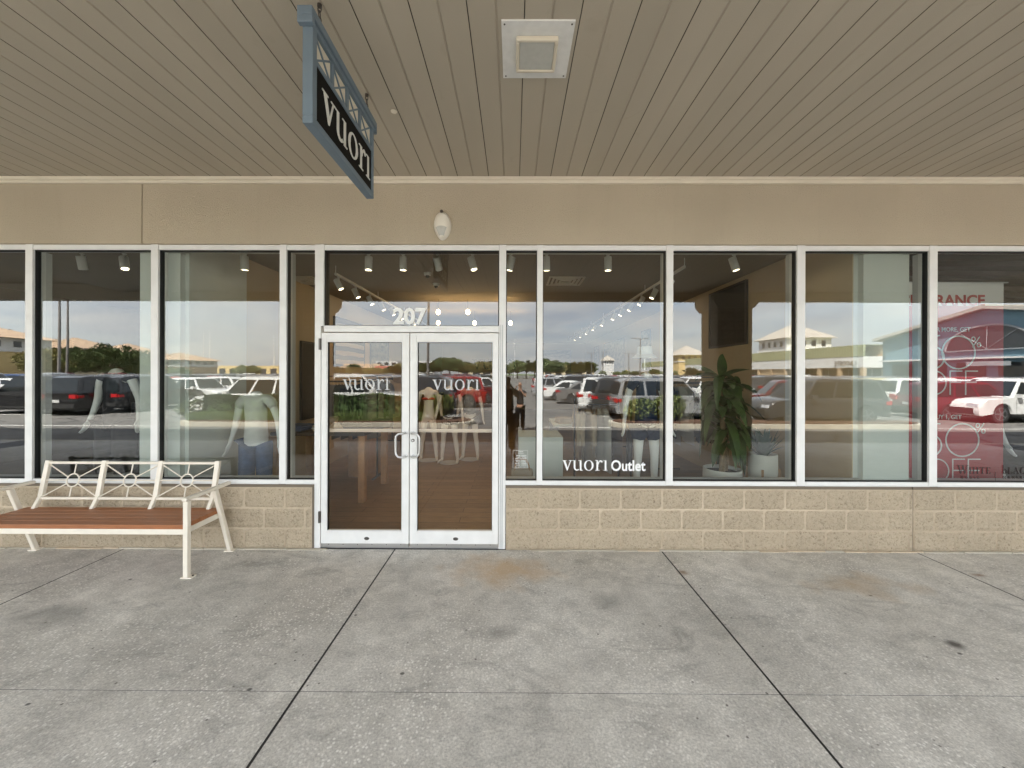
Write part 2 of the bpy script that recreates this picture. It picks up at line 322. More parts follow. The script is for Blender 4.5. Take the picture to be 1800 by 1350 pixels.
# ---------------------------------------------------------------- lettering
def ell(cx, cy, a, b, t0, t1, n): return [(cx + a * cos(R(t0 + (t1 - t0) * i / n)), cy + b * sin(R(t0 + (t1 - t0) * i / n))) for i in range(n + 1)]
def ring(cx, cy, a, b, ai, bi, t0=0, t1=360, n=28):
    o = ell(cx, cy, a, b, t0, t1, n); i = ell(cx, cy, ai, bi, t0, t1, n)
    return [[o[k], o[k + 1], i[k + 1], i[k]] for k in range(n)]
def rect(x0, y0, x1, y1): return [[(x0, y0), (x1, y0), (x1, y1), (x0, y1)]]
SER = {  # serif letters as polygons, x-height 1
 'v': (1.0, [[(.10, .96), (.32, .96), (.60, .16), (.50, 0), (.46, 0)], [(.50, 0), (.54, 0), (.88, .96), (.79, .96), (.53, .2)]] + rect(0, .95, .44, 1) + rect(.66, .95, 1.0, 1)),
 'u': (1.06, rect(.10, .3, .27, .96) + rect(-.02, .95, .27, 1) + rect(.70, .02, .87, .96) + rect(.56, .95, .87, 1) + rect(.70, 0, 1.0, .06) + ring(.42, .32, .32, .34, .155, .23, 180, 318, 14)),
 'o': (1.06, ring(.49, .5, .47, .52, .29, .46)),
 'r': (.78, rect(.14, .04, .31, .96) + rect(0, .95, .31, 1) + rect(0, 0, .46, .05) + ring(.56, .62, .25, .40, .19, .27, 55, 180, 10) + ring(.67, .88, .085, .095, .001, .001, 0, 360, 12)),
 'i': (.46, rect(.14, .04, .31, .96) + rect(0, .95, .31, 1) + rect(.0, 0, .45, .05)),
 'W': (1.35, [[(.06, .97), (.22, .97), (.46, .1), (.40, 0), (.36, 0)], [(.40, 0), (.44, 0), (.66, .8), (.62, .9)], [(.55, .97), (.70, .97), (.94, .1), (.88, 0), (.84, 0)], [(.88, 0), (.92, 0), (1.2, .97), (1.14, .97)]] + rect(-.02, .95, .34, 1) + rect(.48, .95, .8, 1) + rect(1.0, .95, 1.3, 1)),
 'H': (.98, rect(.1, 0, .24, 1) + rect(.62, 0, .76, 1) + rect(.24, .47, .62, .53) + rect(0, 0, .34, .045) + rect(.52, 0, .86, .045) + rect(0, .955, .34, 1) + rect(.52, .955, .86, 1)),
 'I': (.44, rect(.1, 0, .24, 1) + rect(0, 0, .34, .045) + rect(0, .955, .34, 1)),
 'T': (.84, rect(.3, 0, .44, 1) + rect(.2, 0, .54, .045) + rect(0, .94, .74, 1) + rect(0, .76, .05, .94) + rect(.69, .76, .74, .94)),
 'E': (.76, rect(.1, 0, .24, 1) + rect(0, 0, .64, .05) + rect(0, .95, .62, 1) + rect(.24, .47, .5, .53) + rect(.59, .05, .64, .24) + rect(.57, .78, .62, .95)),
 'b': (.80, rect(.08, 0, .2, 1.3) + ring(.40, .34, .32, .35, .19, .29)),
 'L': (.72, rect(.1, 0, .24, 1) + rect(0, 0, .62, .05) + rect(0, .955, .34, 1) + rect(.57, .05, .62, .28)),
 'A': (.94, [[(.40, 1), (.46, 1), (.80, .04), (.66, .04)], [(.40, 1), (.43, .9), (.15, .04), (.09, .04)]] + rect(0, 0, .26, .045) + rect(.54, 0, .9, .045) + rect(.24, .32, .6, .37)),
 'C': (.86, ring(.44, .5, .42, .52, .28, .46, 40, 320, 24)),
 'K': (.92, rect(.1, 0, .24, 1) + [[(.24, .45), (.24, .52), (.66, .96), (.74, .96)], [(.36, .6), (.44, .66), (.82, .04), (.66, .04)]]),
 'M': (1.1, rect(.08, 0, .14, 1) + rect(.80, 0, .94, 1) + [[(.10, 1), (.24, 1), (.52, .2), (.46, .1)], [(.46, .1), (.52, .2), (.84, 1), (.80, 1)]]),
 'R': (.88, rect(.1, 0, .24, 1) + ring(.36, .73, .30, .27, .17, .22, -90, 90, 14) + rect(.24, .94, .36, 1) + rect(.24, .46, .36, .51) + [[(.36, .48), (.48, .5), (.86, 0), (.70, 0)]]),
 'O': (.98, ring(.46, .5, .45, .52, .31, .47)), 'U': (.92, rect(.08, .3, .22, 1) + rect(.66, .3, .71, 1) + ring(.395, .32, .315, .34, .175, .28, 180, 360, 14)),
 'S': (.62, ring(.28, .74, .24, .27, .12, .21, 30, 250, 14) + ring(.28, .26, .27, .28, .15, .21, -130, 100, 14)),
 '|': (.4, rect(.18, -.5, .22, 1.0)), ' ': (.6, [])}
def serif(mb, text, x, z, h, m, y=0, t=.004, gap=.04, M=None):
    for ch in text:
        w, polys = SER[ch]
        for i, p in enumerate(polys): mb.prism([(x + a * h, z + b * h) for a, b in p], y, y - t - (i % 7) * t * .03, m, 'XZ', M)
        x += (w + gap) * h
    return x
def swidth(text, h, gap=.04): return sum(SER[c][0] + gap for c in text) * h
def sans(mb, text, x, z, h, m, y=0, t=.003, bold=0, sx=1.0, M=None, space=1.0):
    cu = bpy.data.curves.new('t', 'FONT'); cu.body = text; cu.size = 1; cu.offset = bold; cu.extrude = 0; cu.space_character = space; cu.resolution_u = 3
    o = bpy.data.objects.new('t', cu); COL.objects.link(o)
    dg = bpy.context.evaluated_depsgraph_get(); dg.update()
    me = bpy.data.meshes.new_from_object(o.evaluated_get(dg))
    k = h / .70
    # faces duplicated front/back with walls
    vs = [(v.co.x * k * sx + x, v.co.y * k + z) for v in me.vertices]; n = len(vs)
    fs = [tuple(p.vertices) for p in me.polygons]
    cnt = {}
    for f in fs:
        for a, b in zip(f, f[1:] + f[:1]): cnt[(min(a, b), max(a, b))] = cnt.get((min(a, b), max(a, b)), 0) + 1
    allv = [(a, y, b) for a, b in vs] + [(a, y - t, b) for a, b in vs]
    allf = fs + [tuple(q + n for q in reversed(f)) for f in fs] + [(a, b, b + n, a + n) for (a, b), c in cnt.items() if c == 1]
    mb.add(allv, allf, m, M)
    wd = max((v[0] for v in vs), default=x)
    bpy.data.objects.remove(o); bpy.data.curves.remove(cu); bpy.data.meshes.remove(me)
    return wd
def stroke(mb, pts, w, m, y=0, t=.003, M=None):
    for i in range(len(pts) - 1):
        a, b = Vector(pts[i]), Vector(pts[i + 1]); d = (b - a).normalized() * w / 2; nrm = Vector((-d.y, d.x)); 
        mb.prism([tuple(a - d * .6 + nrm), tuple(a - d * .6 - nrm), tuple(b + d * .6 - nrm), tuple(b + d * .6 + nrm)], y, y - t - (i % 2) * .0003, m, 'XZ', M)
def thin(mb, text, x, z, h, m, w, y=0, M=None):   # thin display capitals and figures
    for ch in text:
        if ch in '0O':
            stroke(mb, ell(x + .5 * h, z + .5 * h, .5 * h, .5 * h, 0, 360, 40), w, m, y, M=M); x += 1.12 * h
        elif ch == '6':
            stroke(mb, ell(x + .36 * h, z + .34 * h, .35 * h, .34 * h, 0, 360, 32), w, m, y, M=M)
            stroke(mb, ell(x + .62 * h, z + .36 * h, .61 * h, .66 * h, 180, 95, 12), w, m, y, M=M); x += .78 * h
        elif ch == '5':
            stroke(mb, [(x + .62 * h, z + h), (x + .15 * h, z + h), (x + .1 * h, z + .58 * h)], w, m, y, M=M)
            stroke(mb, ell(x + .33 * h, z + .33 * h, .34 * h, .33 * h, 130, -150, 24), w, m, y, M=M); x += .78 * h
        elif ch == 'F':
            stroke(mb, [(x + .05 * h, z), (x + .05 * h, z + h), (x + .55 * h, z + h)], w, m, y, M=M)
            stroke(mb, [(x + .05 * h, z + .52 * h), (x + .5 * h, z + .52 * h)], w, m, y, M=M); x += .66 * h
        elif ch == '%':
            stroke(mb, ell(x + .18 * h, z + .78 * h, .17 * h, .2 * h, 0, 360, 16), w, m, y, M=M)
            stroke(mb, ell(x + .72 * h, z + .22 * h, .17 * h, .2 * h, 0, 360, 16), w, m, y, M=M)
            stroke(mb, [(x + .12 * h, z), (x + .78 * h, z + h)], w, m, y, M=M); x += h
    return x

# ================================================================ GROUND
XW = 10.0                                # half length of the shop fronts that are built
k = MB(); k.box(-300, 300, -420, -6.05, -.6, -.15, 'asphalt'); tag(k.obj('parking_lot'), kind='structure')
k = MB(); k.box(-900, 900, -1500, -420, -.6, -.18, 'grass_mat'); k.box(-900, -300, -420, 60, -.6, -.18, 'grass_mat'); k.box(300, 900, -420, 60, -.6, -.18, 'grass_mat')
tag(k.obj('ground'), kind='structure')
k = MB()
jx = [-12.1, -9.4, -6.7, -3.975, -1.21, 1.51, 4.09, 6.8, 9.5, 12.2]; jy = [-6.05, -3.9, -1.76, .0]
k.box(-13, 13, -6.04, 0.6, -.3, -.0012, 'gasket')
for i in range(len(jx) - 1):
    for j in range(len(jy) - 1):
        g = .0075; gy = .0022
        k.box(jx[i] + g, jx[i + 1] - g, jy[j] + gy, jy[j + 1] - (gy if j < 2 else 0), -.15, 0, 'concrete')
tag(k.obj('pavement'), kind='structure')
k = MB(); k.box(-60, -13, -6.04, 1, -.3, 0, 'concrete'); k.box(13, 60, -6.04, 1, -.3, 0, 'concrete')
k.box(-60, 60, -6.2, -6.05, -.3, -.003, 'kerb'); tag(k.obj('pavement'), kind='structure')
k = MB(); x = -11
random.seed(3)
while x < 11:                      # dirty caulk line where wall meets pavement
    w = random.uniform(.1, .5)
    if not (-2.1 < x < -.05): k.box(x, x + w - .01, -.018 - random.random() * .012, -.002, -.002, .006 + random.random() * .006, random.choice(['kerb', 'kerb', 'mortar', 'kerb']))
    x += w
tag(k.obj('pavement'), kind='structure')

# ================================================================ SHOP BUILDING
B = thing('shop_building', 'single storey beige outlet shop row with covered walkway, block base and white window wall', 'building')
# block base wall
def block_wall(x0, x1, first):
    k = MB(); P, H = .418, .2075
    k.box(x0 + .004, x1 - .004, .0005, .16, 0, .628, 'mortar')
    random.seed(11)
    for r in range(3):
        zt = .006 + r * H; off = first if r != 1 else first - .215
        xs = [x0]; n = math.floor((x0 - off) / P) + 1; x = off + n * P
        while x < x1 - .03:
            if x > x0 + .03: xs.append(x)
            x += P
        xs.append(x1)
        for a, b in zip(xs, xs[1:]):
            a += .004; b -= .004; z0, z1 = zt, zt + H - .008
            nx, nz_ = max(2, int((b - a) / .026)), 8; vs, fs = [], []
            for j in range(nz_ + 1):
                for i in range(nx + 1):
                    e = (i in (0, nx)) or (j in (0, nz_))
                    y = .003 if e else -.005 - random.random() * .012
                    vs.append((a + (b - a) * i / nx, y, z0 + (z1 - z0) * j / nz_))
            for j in range(nz_):
                for i in range(nx): fs.append((j * (nx + 1) + i, j * (nx + 1) + i + 1, (j + 1) * (nx + 1) + i + 1, (j + 1) * (nx + 1) + i))
            k.add(vs, fs, 'block_face')
    o = k.obj('block_wall', B); o.data.polygons.foreach_set('use_smooth', [True] * len(o.data.polygons))
    k = MB(); k.box(x0, x1, .012, .14, .6285, .655, 'dark_slot'); k.obj('sill_shade_strip', o)  # dark strip between sill and blocks, the shade there put into its colour
block_wall(-XW, -2.062, -2.34)
block_wall(-.078, 4.066, .262)
block_wall(4.078, XW, 4.078)
k = MB(); k.box(-2.062, -2.048, .004, .14, 0, .655, 'dark_slot'); k.obj('joint_strip', B)
k = MB(); k.box(4.066, 4.078, .012, .1, 0, .62, 'dark_slot'); k.obj('joint_strip', B)
# stucco band with control joints
k = MB()
xs = [-XW, -3.82, XW]
for a, b in zip(xs, xs[1:]): k.box(a + .005, b - .005, 0, .2, 3.125, 3.79, 'stucco')
k.box(-XW, XW, .012, .19, 3.13, 3.79, 'dark_slot')
k.obj('stucco_band', B, bevel=.003)
k = MB(); k.box(-XW, XW, -.028, -.001, 3.735, 3.797, 'trim_cream'); k.box(-XW, XW, -.045, -.0285, 3.765, 3.797, 'trim_cream'); k.obj('ceiling_trim', B, bevel=.004)
# canopy soffit of grooved boards
k = MB(); x = .054 - .157 * 62; i = 0; prof = []
while x < XW:
    nar = i % 2 == 0
    hw, dp = (.0028, .012) if nar else (.008, .007)
    prof.append((x, hw, dp, nar)); x += .157; i += 1
for (xa, ha, da, na), (xb, hb, db, nb) in zip(prof, prof[1:]):
    k.add([(xa + ha, -5.4, 3.8), (xb - hb, -5.4, 3.8), (xb - hb, -.001, 3.8), (xa + ha, -.001, 3.8)], [(0, 1, 2, 3)], 'soffit_board')
    m = 'groove_dark' if nb else 'groove_soft'
    k.add([(xb - hb, -5.4, 3.8), (xb, -5.4, 3.8 + db), (xb + hb, -5.4, 3.8), (xb - hb, -.001, 3.8), (xb, -.001, 3.8 + db), (xb + hb, -.001, 3.8)], [(0, 1, 4, 3), (1, 2, 5, 4)], m)
k.obj('canopy_soffit', B)
k = MB(); k.box(-60, 60, -5.9, 24, 4.0, 5.15, 'stucco'); k.obj('roof', B)
k = MB(); k.box(-XW - 50, XW + 50, -5.6, -5.4, 3.60, 3.999, 'stucco'); k.obj('canopy_beam', B, bevel=.01)
# pillars
k = MB()
W2 = .38
for r in range(17):
    z0 = .006 + r * .2; o2 = (r % 2) * .29
    xs2 = [-W2, W2 - .39, W2] if r % 2 == 0 else [-W2, -W2 + .39, W2]
    for a, b in zip(xs2, xs2[1:]):
        for (u, sgn) in (('x', 1), ('x', -1), ('y', 1), ('y', -1)):
            nx = max(3, int((b - a) / .05)); vs, fs = [], []
            for j in range(5):
                for i in range(nx + 1):
                    e = i in (0, nx) or j in (0, 4); off = W2 if e else W2 + .008 + random.random() * .03
                    t = a + .004 + (b - a - .008) * i / nx; z = z0 + .192 * j / 4
                    vs.append((t, sgn * off, z) if u == 'y' else (sgn * off, t, z))
            for j in range(4):
                for i in range(nx): fs.append((j * (nx + 1) + i, j * (nx + 1) + i + 1, (j + 1) * (nx + 1) + i + 1, (j + 1) * (nx + 1) + i))
            k.add(vs, fs, 'block_face')
k.box(-W2 + .01, W2 - .01, -W2 + .01, W2 - .01, 0, 3.4, 'mortar')
k.prism([(-W2 - .02, 3.28), (W2 + .02, 3.28), (W2 + .13, 3.42), (W2 + .13, 3.599), (-W2 - .13, 3.599), (-W2 - .13, 3.42)], -W2 - .06, W2 + .06, 'stucco')
pm = k.mesh('pillar')
for px in (-14.3, -4.72, 4.92, 14.5):
    o = bpy.data.objects.new('pillar', pm); COL.objects.link(o); o.parent = B; o.location = (px, -4.9, 0)

# windows
ZB, ZT, YG = .712, 3.062, .062
MUL = [(-7.71, -7.635), (-6.38, -6.305), (-5.047, -4.971), (-3.744, -3.669), (-2.413, -2.343), (-2.047, -1.953)]
MUR = [(-.151, -.081), (.238, .297), (1.564, 1.634), (2.90, 2.983), (4.25, 4.33), (5.60, 5.675), (6.95, 7.02), (8.3, 8.37)]
def window(x0, x1, mull, lab, gm='window_glass'):
    k = MB(); m = 'white_frame'
    for a, b in mull: k.box(a, b, .018, .135, .658 if not lab.startswith('transom') else 2.29, 3.124, m)
    k.box(x0, x1, .024, .13, .658, .70, m); k.box(x0, x1, .012, .024, .658, .668, m); k.box(x0, x1, .024, .13, 3.07, 3.122, m)
    o = k.obj('window', B, bevel=.0025); o['label'] = lab
    k = MB(); g = 'gasket'
    k.box(x0, x0 + .007, .040, .088, .70, 3.07, g); k.box(x1 - .007, x1, .040, .088, .70, 3.07, g)
    k.box(x0 + .007, x1 - .007, .040, .088, .70, .706, g); k.box(x0 + .007, x1 - .007, .040, .088, 3.062, 3.07, g); k.obj('gasket', o)
    k = MB(); k.box(x0 - .02, x0 + .0, .1355, .19, .70, 3.07, 'frame_grey'); k.box(x1, x1 + .02, .1355, .19, .70, 3.07, 'frame_grey'); k.box(x0, x1, .1355, .2, .655, .70, 'frame_grey'); k.obj('inner_frame', o)
    k = MB(); k.add([(x0 + .006, YG, .70), (x1 - .006, YG, .70), (x1 - .006, YG, 3.068), (x0 + .006, YG, 3.068)], [(0, 1, 2, 3)], gm); k.obj('pane', o)
    return o
WL = ['far left neighbour window', 'left neighbour window next to the frame edge', 'wide window behind left end of the bench', 'wide window behind right end of the bench', 'narrow dark window left of the doors']
WN = {}
for i in range(5):
    a, b = MUL[i][1], MUL[i + 1][0]
    ml = [MUL[i]]
    WN['L%d' % i] = window(a, b, ml, WL[i], 'neighbour_glass' if i < 2 else 'window_glass')
WR = ['narrow window right of the doors with opening hours', 'window with outlet lettering', 'window with tall potted plant', 'window with pale party wall behind', 'neighbour window with red sale poster', 'neighbour window past the frame edge', 'last neighbour window on the right']
for i in range(7):
    a, b = MUR[i][1], MUR[i + 1][0]
    WN['R%d' % i] = window(a, b, [MUR[i + 1]], WR[i], 'neighbour_glass' if i > 3 else 'window_glass')
k = MB(); k.box(-XW, -7.71, .02, .2, .65, 3.124, 'stucco'); k.obj('end_wall', B)
k = MB(); k.box(8.37, XW, .02, .2, .65, 3.124, 'stucco'); k.obj('end_wall', B)
# door frame
k = MB(); m = 'white_frame'
k.box(-2.047, -1.985, .016, .135, .0, 3.124, m); k.box(-1.985, -1.953, .010, .13, 2.285, 3.124, m)
k.box(-.151, -.081, .016, .135, .0, 3.124, m); k.box(-.1535, -.1515, .02, .13, .0, 3.12, 'gasket')
k.box(-1.953, -.151, .022, .13, 3.068, 3.122, m); k.box(-1.953, -.154, .016, .13, 2.225, 2.29, m); k.box(-1.953, -.154, .008, .016, 2.262, 2.282, m)
k.box(-.118, -.112, .010, .0155, .0, 2.3, 'grey_trim'); k.box(-.136, -.131, .010, .0155, .0, 2.3, 'grey_trim')
k.box(-1.985, -.151, .02, .14, 0.001, .018, 'alu')
df = k.obj('door_frame', B, bevel=.0025)
k = MB(); k.box(-1.953, -1.945, .03, .12, 2.29, 3.068, 'gasket'); k.box(-.162, -.154, .03, .12, 2.29, 3.068, 'gasket'); k.box(-1.945, -.162, .03, .12, 3.06, 3.068, 'gasket'); k.box(-1.945, -.162, .03, .12, 2.29, 2.296, 'gasket'); k.obj('gasket', df)
k = MB(); k.add([(-1.95, YG, 2.29), (-.156, YG, 2.29), (-.156, YG, 3.066), (-1.95, YG, 3.066)], [(0, 1, 2, 3)], 'window_glass'); k.obj('transom_pane', df)
k = MB(); sans(k, '207', -1.252, 2.318, .158, 'letter_white', YG - .004, .006, .035, 1.0); k.obj('street_number', df)
# door leaves
def door(x0, x1, inner, lab):
    # inner: +1 when the meeting stile is on the right
    k = MB(); so, si = .052, .066
    sl, sr = (so, si) if inner > 0 else (si, so)
    gx0, gx1, gz0, gz1 = x0 + sl, x1 - sr, .178, 2.13
    k.box(x0, gx0, .004, .052, .055, 2.215, m); k.box(gx1, x1, .004, .052, .055, 2.215, m)
    k.box(gx0, gx1, .004, .052, gz1, 2.215, m); k.box(gx0, gx1, .004, .052, .055, gz0, m)
    for (a, b, c, d) in ((gx0, gx0 + .01, gz0, gz1), (gx1 - .01, gx1, gz0, gz1), (gx0 + .01, gx1 - .01, gz0, gz0 + .01), (gx0 + .01, gx1 - .01, gz1 - .01, gz1)): k.box(a, b, .009, .05, c, d, 'white_frame')
    o = k.obj('door', B, bevel=.002); o['label'] = lab
    k = MB(); k.box(x0 + .003, x1 - .003, .006, .04, .022, .054, 'alu'); 
    for i in range(6): k.cyl((x0 + .08 + i * (x1 - x0 - .16) / 5, .0058, .046), .004, -.002, 'steel_dark', 8, 'Y')
    k.obj('door_sweep', o)
    k = MB(); k.add([(gx0 + .008, .03, gz0), (gx1 - .008, .03, gz0), (gx1 - .008, .03, gz1), (gx0 + .008, .03, gz1)], [(0, 1, 2, 3)], 'door_glass'); k.obj('pane', o)
    k = MB(); k.box(gx0 + .0105, gx0 + .0135, .012, .048, gz0 + .01, gz1 - .01, 'gasket'); k.box(gx1 - .0135, gx1 - .0105, .012, .048, gz0 + .01, gz1 - .01, 'gasket'); k.box(gx0 + .0135, gx1 - .0135, .012, .048, gz1 - .0135, gz1 - .0105, 'gasket'); k.obj('gasket', o)
    k = MB(); k.box(gx0, gx1, .055, .085, 1.19, 1.222, m); k.obj('push_bar', o)
    hx = (gx1 + .035) if inner > 0 else (gx0 - .035); dx = -.085 * inner
    k = MB(); zt, zb = 1.195, .955
    arc1 = [(hx, .0, zt), (hx, -.045, zt), (hx + dx * .25, -.065, zt), (hx + dx * .7, -.068, zt - .005), (hx + dx * .95, -.068, zt - .03), (hx + dx, -.068, zt - .06)]
    pts = arc1 + [(p[0], p[1], zb + zt - p[2]) for p in reversed(arc1)]
    k.tube(pts, .0115, 'alu', 12)
    k.cyl((hx, .004, zt), .018, -.012, 'alu', 14, 'Y'); k.cyl((hx, .004, zb), .018, -.012, 'alu', 14, 'Y'); k.obj('handle', o, smooth=True)
    if inner < 0:
        k = MB(); k.cyl((x0 + .033, .003, 1.115), .0165, -.012, 'steel_dark', 18, 'Y'); k.cyl((x0 + .033, -.0095, 1.115), .009, -.002, 'alu', 12, 'Y'); k.obj('lock', o)
    k = MB(); k.lathe([(.001, .002), (.012, .002), (.017, 0)], 'steel_dark', 16, Matrix.Translation(((x0 + x1) / 2 + .02, .003, .108)) @ Matrix.Rotation(R(90), 4, 'X') @ Matrix.Scale(1.6, 4, (1, 0, 0))); k.obj('lock', o)
    k = MB(); w = swidth('vuori', .108); serif(k, 'vuori', (gx0 + gx1) / 2 - w / 2 + .01, 1.63, .108, 'letter_faint', .026, .002); k.obj('lettering', o)
    if inner > 0:
        for z in (2.04, .27):
            k = MB(); k.cyl((x0 - .012, -.006, z), .011, .115, 'steel_dark', 10); k.box(x0 - .012, x0 + .002, -.004, .004, z, z + .115, 'steel_dark'); k.obj('hinge', o)
    return o
door(-1.972, -1.071, 1, 'left glass door with visible black hinges')
door(-1.062, -.156, -1, 'right glass door with key lock')
# window lettering
k = MB(); e = serif(k, 'vuori', .505, .80, .105, 'letter_white', YG - .003, .002); sans(k, 'Outlet', e + .025, .80, .108, 'letter_white', YG - .003, .002, .022, .86); k.obj('lettering', WN['R1'])
k = MB(); fx0, fx1, fz0, fz1 = -.005, .148, .822, 1.006; yy = YG - .002
for a, b, c_, d in ((fx0, fx1, fz0, fz0 + .002), (fx0, fx1, fz1 - .002, fz1), (fx0, fx0 + .002, fz0 + .002, fz1 - .002), (fx1 - .002, fx1, fz0 + .002, fz1 - .002)): k.box(a, b, yy - .001, yy, c_, d, 'letter_white')
sans(k, 'Tanger', fx0 + .055, fz1 - .018, .013, 'letter_white', yy, .001, .02); sans(k, 'Store Hours', fx0 + .05, fz1 - .034, .009, 'letter_white', yy, .001, .01)
for i, dd in enumerate(['Monday', 'Tuesday', 'Wednesday', 'Thursday', 'Friday', 'Saturday', 'Sunday']):
    z = fz1 - .058 - i * .0165
    sans(k, dd, fx0 + (.022 if len(dd) > 7 else .035), z, .0095, 'letter_white', yy, .001, .02); sans(k, '10AM', fx0 + .083, z, .0095, 'letter_white', yy, .001, .02); sans(k, '7PM' if i == 6 else '9PM', fx0 + .115, z, .0095, 'letter_white', yy, .001, .02)
sans(k, 'Hours may vary on holidays', fx0 + .02, fz0 + .009, .007, 'letter_white', yy, .001, .01); k.obj('opening_hours', WN['R0'])
k = MB(); x = PX(1677, 4.0); z = PZ(829, 4.0)
x = serif(k, 'W', x, z, .088, 'letter_dark', YG - .003, .002); x = serif(k, 'HITE', x, z, .068, 'letter_dark', YG - .003, .002, .1)
x = serif(k, 'b', PX(1755, 4.0), z, .072, 'letter_dark', YG - .003, .002); x = serif(k, 'LACK', x, z, .068, 'letter_dark', YG - .003, .002, .1)
serif(k, 'HOUSE', PX(1683, 4.0), z - .05, .028, 'letter_dark', YG - .003, .002, .65); serif(k, '|', PX(1741, 4.0), z - .04, .06, 'letter_dark', YG - .003, .002); serif(k, 'MARKET', PX(1756, 4.0), z - .05, .03, 'letter_dark', YG - .003, .002, .6)
k.obj('lettering', WN['R4'])

# interior shells
XL, XR, DEEP, CH = -3.62, 3.62, 15.5, 3.35
k = MB(); k.box(XL, XR, .2, DEEP, -.05, .015, 'wood_floor'); k.box(-1.985, -.15, .14, .2, -.05, .012, 'alu'); k.obj('shop_floor', B)
k = MB(); k.box(-XW, XL - .0, .2, 9, -.05, .012, 'dark_floor'); k.obj('neighbour_floor', B)
k = MB(); k.box(XR, XW, .2, 9, -.05, .012, 'dark_floor'); k.obj('neighbour_floor', B)
k = MB(); k.box(XL, XR, .2, DEEP, CH, CH + .1, 'inner_ceiling'); k.box(XL, XR, .2, .42, 3.24, CH, 'inner_white'); k.obj('shop_ceiling', B)
k = MB(); k.box(-XW, XL - .25, .2, 9, CH + .1, CH + .2, 'inner_ceiling'); k.obj('neighbour_ceiling', B)
k = MB(); k.box(XR + .25, XW, .2, 9, CH, CH + .1, 'dark_ceiling')
for i in range(14): k.box(XR + .5, XW, .8 + i * .5, .95 + i * .5, CH - .08, CH - .002, 'dark_wood')
k.obj('neighbour_ceiling', B)
k = MB(); k.box(XL - .01, XL + .002, 1.1, DEEP, .015, CH, 'inner_wall'); k.box(XR - .002, XR + .01, 1.1, DEEP, .015, CH, 'inner_wall'); k.box(XL, XR, DEEP, DEEP + .1, 0, CH, 'inner_wall'); k.obj('inner_wall', B)
k = MB(); k.box(-3.96, XL - .012, .2, 9, 0, CH + .1, 'inner_white'); k.box(XL - .01, -3.50, .2, 1.09, .015, CH - .002, 'inner_white'); k.box(-3.97, -3.54, .136, .199, .70, 3.07, 'inner_white'); k.obj('party_wall', B)
k = MB(); k.box(XR + .012, 4.15, .2, 9, 0, CH, 'inner_white'); k.box(3.68, 4.16, .136, .199, .70, 3.07, 'inner_white'); k.box(XR - .0, XR + .0119, .2, 1.099, .015, CH, 'inner_wall'); k.obj('party_wall', B)
k = MB(); k.box(-XW, -3.97, 9, 9.1, 0, CH + .1, 'dark_ceiling'); k.obj('back_wall', B)
k = MB(); k.box(4.16, XW, 9, 9.1, 0, CH, 'dark_ceiling'); k.box(-XW - .1, -XW, .2, 9.1, 0, 4, 'dark_ceiling'); k.box(XW, XW + .1, .2, 9.1, 0, 4, 'dark_ceiling'); k.obj('back_wall', B)
k = MB(); serif(k, 'vuori', -2.1, 2.02, .5, 'letter_dark', DEEP - .01, .03); k.obj('lettering', B)

# ================================================================ CANOPY FITTINGS
D1 = 2.0
t = thing('ceiling_light', 'square off white ceiling light with grey lens screwed to the grooved soffit', 'light', (.134, -1.548, 3.8))
k = MB(); k.box(-.21, .21, -.215, .205, -.012, -.001, 'fixture_white')
for sx in (-.192, .192):
    for sy in (-.195, .185): k.cyl((sx, sy, -.0118), .006, -.003, 'steel_dark', 8)
k.obj('mounting_plate', t, bevel=.002)
k = MB()
for a, b, c_, d in ((-.125, .125, -.125, -.104), (-.125, .125, .104, .125), (-.125, -.104, -.104, .104), (.104, .125, -.104, .104)): k.box(a, b, c_, d, -.042, -.0125, 'fixture_cream')
k.obj('lens_frame', t, bevel=.008)
k = MB(); k.box(-.1035, .1035, -.1035, .1035, -.036, -.0125, 'lens'); k.obj('lens', t, bevel=.004)

t = thing('wall_light', 'oval cream emergency light on the stucco above the doors', 'light', (-.728, 0, 3.30))
vs, fs = [], []; nu, nv = 24, 10
for j in range(nv + 1):
    ph = pi / 2 * j / nv
    for i in range(nu):
        th = 2 * pi * i / nu; sx = .089 * (1 - .14 * min(0, sin(th)) * -1) * (1 if sin(th) > 0 else 1 + .10 * sin(th) ** 3)
        vs.append((sx * cos(th) * cos(ph) ** .5, -.10 * sin(ph) ** 1.0 - .002, .142 * sin(th) * cos(ph) ** .5))
for j in range(nv):
    for i in range(nu): fs.append((j * nu + i, j * nu + (i + 1) % nu, (j + 1) * nu + (i + 1) % nu, (j + 1) * nu + i))
k = MB(); k.add(vs, fs, 'light_cover'); k.obj('housing', t, smooth=True)
k = MB(); vs = []
for j in range(5):
    for i in range(13):
        a = -1 + 2 * i / 12; b = j / 4
        x = a * .055 * (1 - .55 * b); z = -.04 + .012 * (1 - a * a) * (1 - b) - .075 * b * (1 - .0 * a * a)
        rr = min(.98, math.hypot(x / .084, z / .142)); vs.append((x, -.104 * math.sqrt(max(.02, 1 - rr ** 4)) - .004, z))
k.add(vs, [(j * 13 + i, j * 13 + i + 1, (j + 1) * 13 + i + 1, (j + 1) * 13 + i) for j in range(4) for i in range(12)], 'lens'); k.obj('lens', t, smooth=True)
k = MB(); k.cyl((0, -.055, .125), .016, -.03, 'steel_dark', 12, 'Y'); k.obj('sensor', t)

